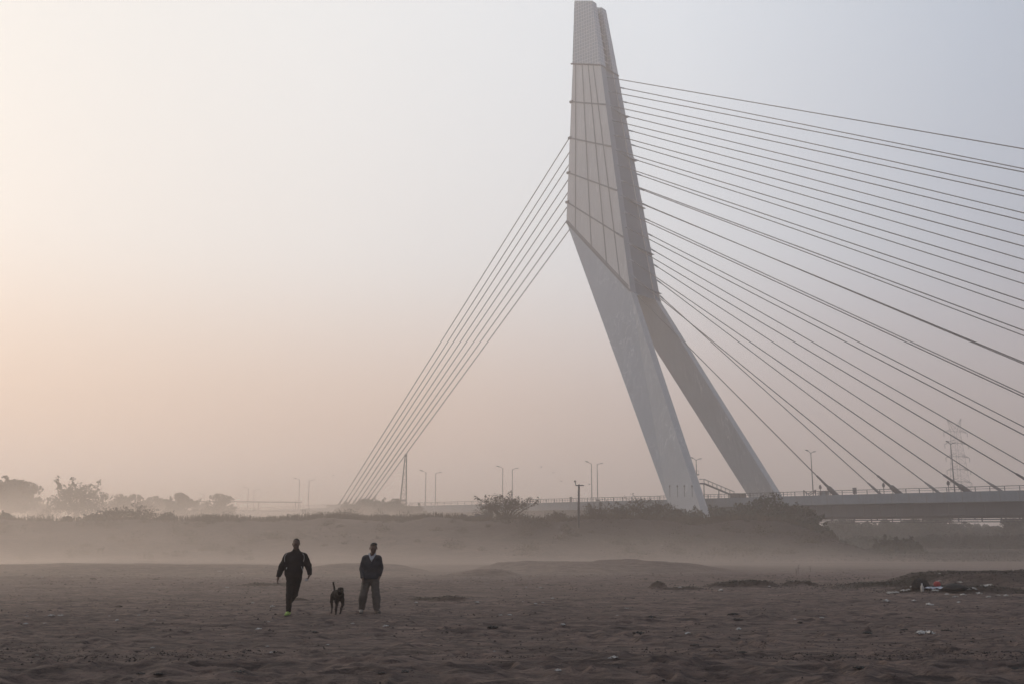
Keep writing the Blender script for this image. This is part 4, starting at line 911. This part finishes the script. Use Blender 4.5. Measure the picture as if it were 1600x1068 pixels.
M['jacket_navy'] = mat('jacket_navy', (0.018, 0.019, 0.027), 0.75, noise=[(8, .3, (1, 1, 1))]); M['trousers_grey'] = mat('trousers_grey', (0.08, 0.068, 0.06), 0.85, noise=[(5, .2, (1, 1, .3))])
M['shirt'] = mat('shirt', (0.40, 0.40, 0.42), 0.7); M['hair_grey'] = mat('hair_grey', (0.26, 0.24, 0.22), 0.8); M['shoe'] = mat('shoe', (0.05, 0.04, 0.035), 0.6); M['shoe_pale'] = mat('shoe_pale', (0.20, 0.18, 0.16), 0.6); M['fur'] = mat('fur', (0.008, 0.006, 0.006), 0.95, noise=[(20, .3, (1, 1, 1))], spec=0.08)
def hand(f, wr, pal, side, curl=.5, hold=False):
    """wrist -> palm direction; five fingers of their own length; side: +1 thumb towards +x"""
    wr = np.array(wr, float); pal = np.array(pal, float); d = pal - wr; d /= np.linalg.norm(d); ac = np.array([0, 1.0, 0]) ; ac = ac - d * d.dot(ac); ac /= np.linalg.norm(ac); nrm_ = np.cross(d, ac)
    mid = wr + d * .085; f.cone(wr, wr + d * .03, .026, .028, .015); 
    for o in (-.026, -.009, .009, .026): f.cone(wr + d * .01 + ac * o * .5, mid + ac * o, .015, .0125, .012)
    for o, L in ((-.030, .072), (-.011, .082), (.009, .077), (.028, .060)):
        a = mid + ac * o; c_ = curl * (1.2 if hold else 1); b = a + (d * math.cos(c_ * .6) + nrm_ * side * math.sin(c_ * .6)) * L * .45; e = b + (d * math.cos(c_ * 1.6) + nrm_ * side * math.sin(c_ * 1.6)) * L * .32; g = e + (d * math.cos(c_ * 2.5) + nrm_ * side * math.sin(c_ * 2.5)) * L * .25
        f.cone(a, b, .0095, .009, .006); f.cone(b, e, .009, .008, .004); f.cone(e, g, .008, .007, .004)
    t0 = wr + d * .02 - ac * .028; t1 = t0 + (d * .8 - ac * .6) * .04; t2 = t1 + (d * .95 + nrm_ * side * .3) * .034
    f.cone(t0, t1, .014, .011, .01); f.cone(t1, t2, .011, .009, .005)
def head(f, c, s=1.0, yaw=0.0):
    c = np.array(c, float); cy_, sy = math.cos(yaw), math.sin(yaw)
    P = lambda x, y, z: c + np.array([(x * cy_ - y * sy), (x * sy + y * cy_), z]) * s
    f.cone(P(0, .012, .030), P(0, .012, .045), .086 * s, .083 * s, .02, (.93, 1.08, 1.08))          # skull
    f.cone(P(0, -.022, -.045), P(0, -.040, -.085), .060 * s, .040 * s, .035, (1.0, 1.0, 1.0))       # jaw and chin
    f.cone(P(0, -.088, .012), P(0, -.107, -.022), .009 * s, .014 * s, .012)                          # nose
    f.cone(P(-.02, -.083, .030), P(.02, -.083, .030), .014 * s, .014 * s, .014)                      # brow
    f.cone(P(-.018, -.088, -.052), P(.018, -.088, -.052), .009 * s, .009 * s, .008); f.cone(P(-.014, -.086, -.064), P(.014, -.086, -.064), .009 * s, .009 * s, .006)
    for sd in (-1, 1):
        f.cone(P(sd * .032, -.082, .012), P(sd * .032, -.084, .012), .012 * s, .011 * s, .006); f.cone(P(sd * .045, -.06, -.02), P(sd * .04, -.065, -.035), .022 * s, .02 * s, .02)
        f.cone(P(sd * .086, .008, .018), P(sd * .090, .010, -.018), .017 * s, .012 * s, .006, (.55, 1, 1.1))
    return P

# -- left man: stocky, black tracksuit, neon shoes, walking towards the camera
g1 = ground_at(457, 961); man = tag(empty('person', (g1.x, g1.y, g1.z - .005)), 'stocky man in a black tracksuit and neon green shoes striding left of the dog', 'person', 'two men walking over the sand')
sk1 = Field((-.60, -.35, -.02), (.60, .75, 1.86), .0085)
head(sk1, (.02, -.03, 1.665)); sk1.cone((.02, .01, 1.47), (.02, -.005, 1.60), .075, .062, .03)
sk1.cone((0, .03, 1.02), (0, .03, 1.36), .09, .09, .05, (1.3, .8, 1)); sk1.cone((-.15, .03, 1.38), (.17, .03, 1.38), .05, .05, .04)
for (sh, el_, wr, hd_, sd) in (((-.18, .02, 1.38), (-.318, .05, 1.13), (-.381, -.02, .88), (-.390, -.05, .78), 1), ((.205, .02, 1.38), (.318, .06, 1.16), (.380, -.06, .96), (.360, -.11, .86), -1)):
    sk1.cone(sh, el_, .052, .042, .03); sk1.cone(el_, wr, .042, .027, .02); hand(sk1, wr, hd_, sd, .5, sd < 0)
for (hp, kn, an) in (((-.09, .02, .93), (-.085, -.05, .49), (-.095, -.02, .09)), ((.05, .03, .93), (.02, .06, .50), (-.185, .40, .27))):
    sk1.cone(hp, kn, .085, .06, .04); sk1.cone(kn, an, .055, .038, .02)
sk1.cone((-.095, .0, .06), (-.11, -.12, .04), .035, .028, .02)
b1 = sk1.build('body', M['skin'], man)
jk = Field((-.52, -.32, .84), (.52, .34, 1.62), .0095)
jk.cone((-.02, .01, 1.02), (-.01, .02, 1.24), .19, .195, .05, (1.14, .90, 1)); jk.cone((0, .03, 1.24), (.0, .03, 1.33), .165, .15, .06, (1.25, .88, 1)); jk.cone((-.13, .03, 1.385), (.15, .03, 1.385), .080, .080, .06); jk.cone((-.12, .03, 1.40), (.01, .01, 1.50), .07, .06, .05); jk.cone((.14, .03, 1.40), (.03, .01, 1.50), .07, .06, .05)
jk.cone((0.01, .01, 1.43), (.02, .005, 1.525), .10, .078, .03); jk.cone((-.02, .01, .965), (-.02, .01, 1.0), .185, .19, .02, (1.12, .84, 1))
for (sh, el_, wr) in (((-.19, .02, 1.375), (-.318, .05, 1.13), (-.378, -.01, .91)), ((.215, .02, 1.375), (.318, .06, 1.16), (.378, -.05, .99))):
    jk.cone(sh, el_, .092, .080, .045); jk.cone(el_, wr, .080, .056, .025); jk.cone(wr, wr, .044, .044, .01)
jk.wrinkle(.010, .11, .90, 1.42); jk.clip(lambda X, Y, Z: .905 - Z if False else np.maximum(.905 - Z, -1)); 
j1 = jk.build('jacket', M['jacket_black'], man)
tr = Field((-.30, -.30, .03), (.28, .62, 1.02), .009)
tr.cone((-.035, .02, .93), (.005, .02, .93), .145, .145, .04, (1.12, .85, 1))
for (hp, kn, an, r) in (((-.075, .02, .88), (-.085, -.05, .49), (-.095, -.015, .12), 1), ((.065, .03, .88), (.020, .05, .50), (-.180, .39, .28), 1)):
    tr.cone(hp, kn, .118, .078, .04); tr.cone(kn, an, .080, .060, .03)
tr.wrinkle(.010, .07, .10, .88); tr.clip(lambda X, Y, Z: .085 - Z); tr.build('trousers', M['trousers_black'], man)
def shoe(parent, heel, toe, mt, sole=True, w=.047):
    f = Field(np.minimum(heel, toe) - .14, np.maximum(heel, toe) + .16, .0075); h_, t_ = np.array(heel), np.array(toe); up = np.array([0, 0, 1.0]); m_ = (h_ + t_) / 2
    f.cone(h_ + up * .045, m_ + up * .040, w, w * .98, .02); f.cone(m_ + up * .04, t_ + up * .025, w, w * .8, .02); f.cone(h_ + up * .08, h_ + up * .105, w * .95, w * .88, .02)
    o = f.build('shoe', mt, parent)
    if sole:
        f = Field(np.minimum(heel, toe) - .14, np.maximum(heel, toe) + .10, .007); f.cone(h_ + up * .0, t_ + up * .0, w * 1.06, w * .95, .01, (1, 1, .32)); f.build('sole', M['sole'], o)
shoe(man, (-.095, .03, .014), (-.115, -.19, .014), M['neon'])
o_back = Field((-.32, .30, .0), (.02, .72, .42), .0085); o_back.cone((-.185, .44, .24), (-.19, .48, .15), .045, .043, .02); o_back.cone((-.19, .48, .15), (-.19, .39, .085), .042, .034, .02); o_back.build('shoe', M['neon'], man)
hr = Field((-.12, -.16, 1.58), (.16, .14, 1.84), .0075); hr.cone((.02, -.008, 1.705), (.02, -.008, 1.718), .0885, .086, .01, (.95, 1.09, 1.06)); hr.clip(lambda X, Y, Z: np.maximum(1.725 - Z - (Y + .03) * 1.1, 1.60 - Z)); hr.build('hair', M['hair'], man)
pp = MB()
for sx, sd in ((-.165, -1), (.185, 1)):
    pp.tube([(sx + sd * .015, -.085, 1.455), (sx + sd * .055, -.105, 1.40), (sx + sd * .06, -.115, 1.33), (sx + sd * .052, -.125, 1.26)], .0075, 6)
pp.tube([(-.155, -.135, 1.135), (-.165, -.14, 1.09)], .010, 6); pp.tube([(.19, -.14, 1.15), (.212, -.13, 1.10), (.228, -.11, 1.05)], .0085, 6)
pp.build('piping', M['piping'], j1)
wt = MB(); wt.box((.325, -.16, .84), (.07, .02, .05)); ph = wt.build('keys', M['piping'], None); ph.name = 'key_bunch'; ph.location = man.location; tag(ph, 'small pale object held in the right-hand side hand of the stocky man', 'keys')

# -- right man: cap of grey hair, navy jacket over pale collar, loose grey trousers
g2 = ground_at(579, 957.5); man2 = tag(empty('person', (g2.x - .02, g2.y, g2.z - .005)), 'older man in a dark jacket, pale collar and loose grey trousers right of the dog', 'person', 'two men walking over the sand')
f = Field((-.36, -.35, -.02), (.38, .40, 1.80), .0085)
head(f, (.052, -.04, 1.575), 1.07, .08); f.cone((.03, .0, 1.40), (.05, -.02, 1.50), .070, .056, .03)
f.cone((0, .03, .96), (0, .03, 1.30), .085, .085, .05, (1.3, .8, 1)); f.cone((-.13, .03, 1.32), (.15, .03, 1.32), .045, .045, .04)
for (sh, el_, wr, hd_, sd) in (((-.165, .02, 1.35), (-.235, .05, 1.10), (-.195, -.09, .86), (-.165, -.13, .76), 1), ((.19, .02, 1.35), (.235, .08, 1.12), (.215, .02, .90), (.205, .0, .80), -1)):
    f.cone(sh, el_, .048, .04, .03); f.cone(el_, wr, .038, .026, .02); hand(f, wr, hd_, sd, .6)
for (hp, kn, an) in (((-.09, .02, .88), (-.165, -.05, .46), (-.215, .03, .09)), ((.09, .02, .88), (.135, .0, .46), (.165, .02, .09))):
    f.cone(hp, kn, .08, .055, .04); f.cone(kn, an, .05, .036, .02)
f.build('body', M['skin'], man2)
f = Field((-.40, -.30, .76), (.40, .32, 1.54), .0095)
f.cone((0, .02, .94), (0, .02, 1.18), .155, .165, .05, (1.25, .84, 1)); f.cone((0.0, .03, 1.18), (.01, .03, 1.28), .155, .14, .05, (1.30, .82, 1)); f.cone((-.125, .03, 1.345), (.15, .03, 1.345), .075, .075, .05); f.cone((.01, .01, 1.38), (.03, .0, 1.44), .085, .070, .03)
for (sh, el_, wr) in (((-.165, .02, 1.33), (-.232, .05, 1.09), (-.198, -.08, .885)), ((.19, .02, 1.33), (.235, .08, 1.11), (.215, .03, .925))):
    f.cone(sh, el_, .078, .066, .04); f.cone(el_, wr, .066, .052, .03)
f.cone((-.04, .02, .87), (.03, .02, .87), .16, .16, .03, (1.12, .95, 1))
f.wrinkle(.010, .12, .84, 1.34); f.clip(lambda X, Y, Z: .835 - Z - 9 * np.maximum(np.abs(X) - .17, 0))
f.clip(lambda X, Y, Z: np.where(Y < -.02, np.clip((Z - 1.25) * .34, -.5, .2) - np.abs(X - .02), -1)); j2 = f.build('jacket', M['jacket_navy'], man2)
f = Field((-.14, -.2, 1.12), (.2, .16, 1.52), .0075); f.cone((.015, .0, 1.20), (.03, .0, 1.38), .135, .085, .03, (.7, .85, 1)); f.cone((-.05, -.055, 1.45), (.012, -.13, 1.31), .024, .018, .012); f.cone((.11, -.055, 1.45), (.04, -.13, 1.31), .024, .018, .012)
f.clip(lambda X, Y, Z: Z - 1.465); f.build('shirt', M['shirt'], man2)
f = Field((-.40, -.30, .03), (.38, .28, .98), .009); f.cone((-.04, .02, .86), (.03, .02, .86), .125, .125, .04, (1.1, .85, 1))
for (hp, kn, an) in (((-.10, .02, .84), (-.165, -.03, .44), (-.205, .03, .13)), ((.10, .02, .84), (.135, .0, .44), (.165, .02, .13))):
    f.cone(hp, kn, .112, .098, .04); f.cone(kn, an, .102, .080, .03)
f.cone((-.205, -.02, .36), (-.21, .0, .30), .075, .07, .04); f.cone((.185, -.0, .37), (.19, .0, .31), .075, .07, .04)
f.wrinkle(.014, .06, .10, .84); f.clip(lambda X, Y, Z: .075 - Z); f.build('trousers', M['trousers_grey'], man2)
shoe(man2, (-.215, .05, .014), (-.20, -.17, .014), M['shoe_pale']); shoe(man2, (.15, .06, .014), (.255, -.12, .014), M['shoe'])
f = Field((-.08, -.18, 1.50), (.19, .14, 1.76), .0075); f.cone((.051, -.022, 1.615), (.051, -.022, 1.629), .096, .093, .01, (.95, 1.09, 1.05)); f.clip(lambda X, Y, Z: 1.615 - Z - (Y + .03) * 1.2); hr2 = f.build('hair', M['hair_grey'], man2)
f = Field((-.08, -.18, 1.60), (.19, .14, 1.76), .0075); f.cone((.056, -.03, 1.66), (.064, -.03, 1.668), .086, .084, .01, (1.0, 1.12, .72)); f.clip(lambda X, Y, Z: 1.655 - Z + (X - .05) * .12); f.build('cap', M['hair'], man2)

# -- the dog: black, smooth coated, trotting towards the camera with its tail up
g3 = ground_at(529, 959.3); dog = tag(empty('dog', (g3.x, g3.y, g3.z - .004)), 'lean black dog trotting between the two men with its tail raised', 'dog')
f = Field((-.36, -.45, -.02), (.30, .62, .84), .0075)
f.cone((-.18, .42, .475), (-.10, .20, .48), .082, .088, .05); f.cone((-.10, .20, .48), (.02, -.08, .465), .085, .108, .05, (1, 1, 1.1)); f.cone((.02, -.08, .44), (.03, -.12, .42), .098, .085, .05, (1, 1, 1.25))
f.cone((.03, -.12, .47), (.07, -.25, .575), .075, .058, .04); f.cone((.07, -.25, .585), (.075, -.28, .58), .070, .064, .02); f.cone((.08, -.29, .575), (.088, -.40, .545), .036, .026, .03); f.cone((.088, -.40, .552), (.088, -.41, .55), .014, .012, .008)
for sx in (-1, 1): f.cone((.07 + sx * .052, -.245, .63), (.072 + sx * .075, -.27, .565), .018, .012, .008, (.8, .8, 1.1)); f.cone((.078 + sx * .025, -.325, .605), (.078 + sx * .025, -.33, .605), .010, .010, .006)
f.cone((-.195, .46, .50), (-.215, .52, .60), .028, .022, .02); f.cone((-.215, .52, .60), (-.25, .53, .74), .024, .020, .012)
def leg(pts, rad):
    for a, b, ra, rb in zip(pts[:-1], pts[1:], rad[:-1], rad[1:]): f.cone(a, b, ra, rb, .022)
leg([(-.03, -.06, .36), (-.045, -.03, .25), (-.05, -.12, .13), (-.05, -.11, .03)], [.055, .034, .024, .019]); leg([(.09, -.06, .36), (.10, -.03, .24), (.085, -.14, .15), (.060, -.10, .05)], [.055, .034, .024, .019])
leg([(-.225, .40, .43), (-.235, .30, .29), (-.245, .44, .16), (-.24, .40, .03)], [.062, .038, .022, .018]); leg([(-.135, .40, .43), (-.13, .34, .29), (-.14, .50, .18), (-.145, .48, .04)], [.062, .038, .022, .018])
for p_ in ((-.05, -.125, .020), (.055, -.125, .035), (-.24, .375, .020), (-.145, .46, .025)): f.cone(p_, (p_[0], p_[1] - .03, p_[2] - .004), .023, .018, .01, (1, 1, .8))
f.build('body', M['fur'], dog)
m = MB(); m.tube([(.125 * math.cos(t) * .52 + .045, -.17 + .05 * math.sin(t) - .02, .52 + .07 * math.sin(t)) for t in np.linspace(0, 6.28, 17)], .010, 6, caps=False); m.build('collar', M['litter_dark'], dog)

# -- a distant grazing animal in the dust
p = ground_at(157, 864.5); goat = tag(empty('stray_dog', p, R(10)), 'faint small animal standing far off in the dust at the left', 'animal')
f = Field((-.45, -.2, -.03), (.5, .2, .85), .02)
f.cone((-.26, 0, .48), (.22, 0, .50), .12, .13, .05); f.cone((.22, 0, .54), (.34, 0, .66), .08, .06, .04); f.cone((.34, 0, .68), (.45, 0, .63), .06, .035, .03); f.cone((-.3, 0, .52), (-.38, 0, .38), .03, .02, .02)
for x_, y_ in ((-.26, -.07), (-.24, .07), (.2, -.07), (.22, .07)): f.cone((x_, y_, .42), (x_ - .02, y_, .22), .05, .03, .03); f.cone((x_ - .02, y_, .22), (x_, y_, .02), .028, .022, .02)
f.build('body', M['bark'], goat)

# ------------------------------------------------------------------ the air
def haze_box(name, lo, hi, dens, col, g):
    m = MB(); c = [(a + b) / 2 for a, b in zip(lo, hi)]; d = [b - a for a, b in zip(lo, hi)]; m.box(c, d)
    mt = bpy.data.materials.new(name); mt.use_nodes = True; t = mt.node_tree; t.nodes.clear(); o_ = t.nodes.new('ShaderNodeOutputMaterial'); v = t.nodes.new('ShaderNodeVolumePrincipled')
    v.inputs['Color'].default_value = (*col, 1); v.inputs['Density'].default_value = dens; v.inputs['Anisotropy'].default_value = g; t.links.new(v.outputs[0], o_.inputs['Volume'])
    o = m.build(name, mt); tag(o, kind='stuff'); return o
haze_box('haze', (-3100, -3100, -3.0), (3100, 3100, 192.0), HAZE_DENSITY, (0.985, 0.890, 0.832), 0.50)

def mist(name, c, r, H, dens, seed, label):
    """dust thinning upwards and towards its edges, with slow swirls"""
    m = MB(); m.box((0, 0, H * .5 - .25), (2 * r[0], 2 * r[1], H + .5)); mt = bpy.data.materials.new(name); mt.use_nodes = True; t = mt.node_tree; t.nodes.clear(); N = t.nodes.new; L = t.links.new
    o_ = N('ShaderNodeOutputMaterial'); v = N('ShaderNodeVolumePrincipled'); v.inputs['Color'].default_value = (.985, .87, .77, 1); v.inputs['Anisotropy'].default_value = .55
    tc = N('ShaderNodeTexCoord'); sp = N('ShaderNodeSeparateXYZ'); L(tc.outputs['Object'], sp.inputs[0])
    def mm(op, a, b=None):
        n = N('ShaderNodeMath'); n.operation = op
        for i, q in enumerate((a, b)):
            if q is None: continue
            if isinstance(q, (int, float)): n.inputs[i].default_value = q
            else: L(q, n.inputs[i])
        return n.outputs[0]
    ex = mm('POWER', 2.718, mm('MULTIPLY', sp.outputs[2], -4.0 / H)); ex = mm('MULTIPLY', ex, mm('MAXIMUM', mm('SUBTRACT', 1.0, mm('DIVIDE', sp.outputs[2], H)), 0.0))
    q = mm('ADD', mm('POWER', mm('ABSOLUTE', mm('DIVIDE', sp.outputs[0], r[0])), 2.0), mm('POWER', mm('ABSOLUTE', mm('DIVIDE', sp.outputs[1], r[1])), 4.0))
    q = mm('MAXIMUM', mm('SUBTRACT', 1.0, q), 0.0)
    mp = N('ShaderNodeMapping'); mp.inputs['Location'].default_value = (seed, seed, 0); mp.inputs['Scale'].default_value = (.022, .03, .16); L(tc.outputs['Object'], mp.inputs[0])
    n = N('ShaderNodeTexNoise'); n.inputs['Scale'].default_value = 1.0; n.inputs['Detail'].default_value = 2; L(mp.outputs[0], n.inputs['Vector'])
    r_ = N('ShaderNodeMapRange'); L(n.outputs[0], r_.inputs[0]); r_.inputs[1].default_value = .3; r_.inputs[2].default_value = .7; r_.inputs[3].default_value = .1; r_.inputs[4].default_value = 2.0
    L(mm('MULTIPLY', mm('MULTIPLY', mm('MULTIPLY', ex, q), r_.outputs[0]), dens), v.inputs['Density']); L(v.outputs[0], o_.inputs['Volume'])
    o = m.build(name, mt, loc=c); tag(o, label, kind='stuff')
mist('dust_mist', (-62, 100, .0), (128, 86, 0), 13.0, .018, 3.0, 'low dust hanging over the plain before the bank')
mist('river_mist', (-125, 250, 3.0), (150, 95, 0), 23.0, .045, 11.0, 'bright mist lying behind the left part of the bank')
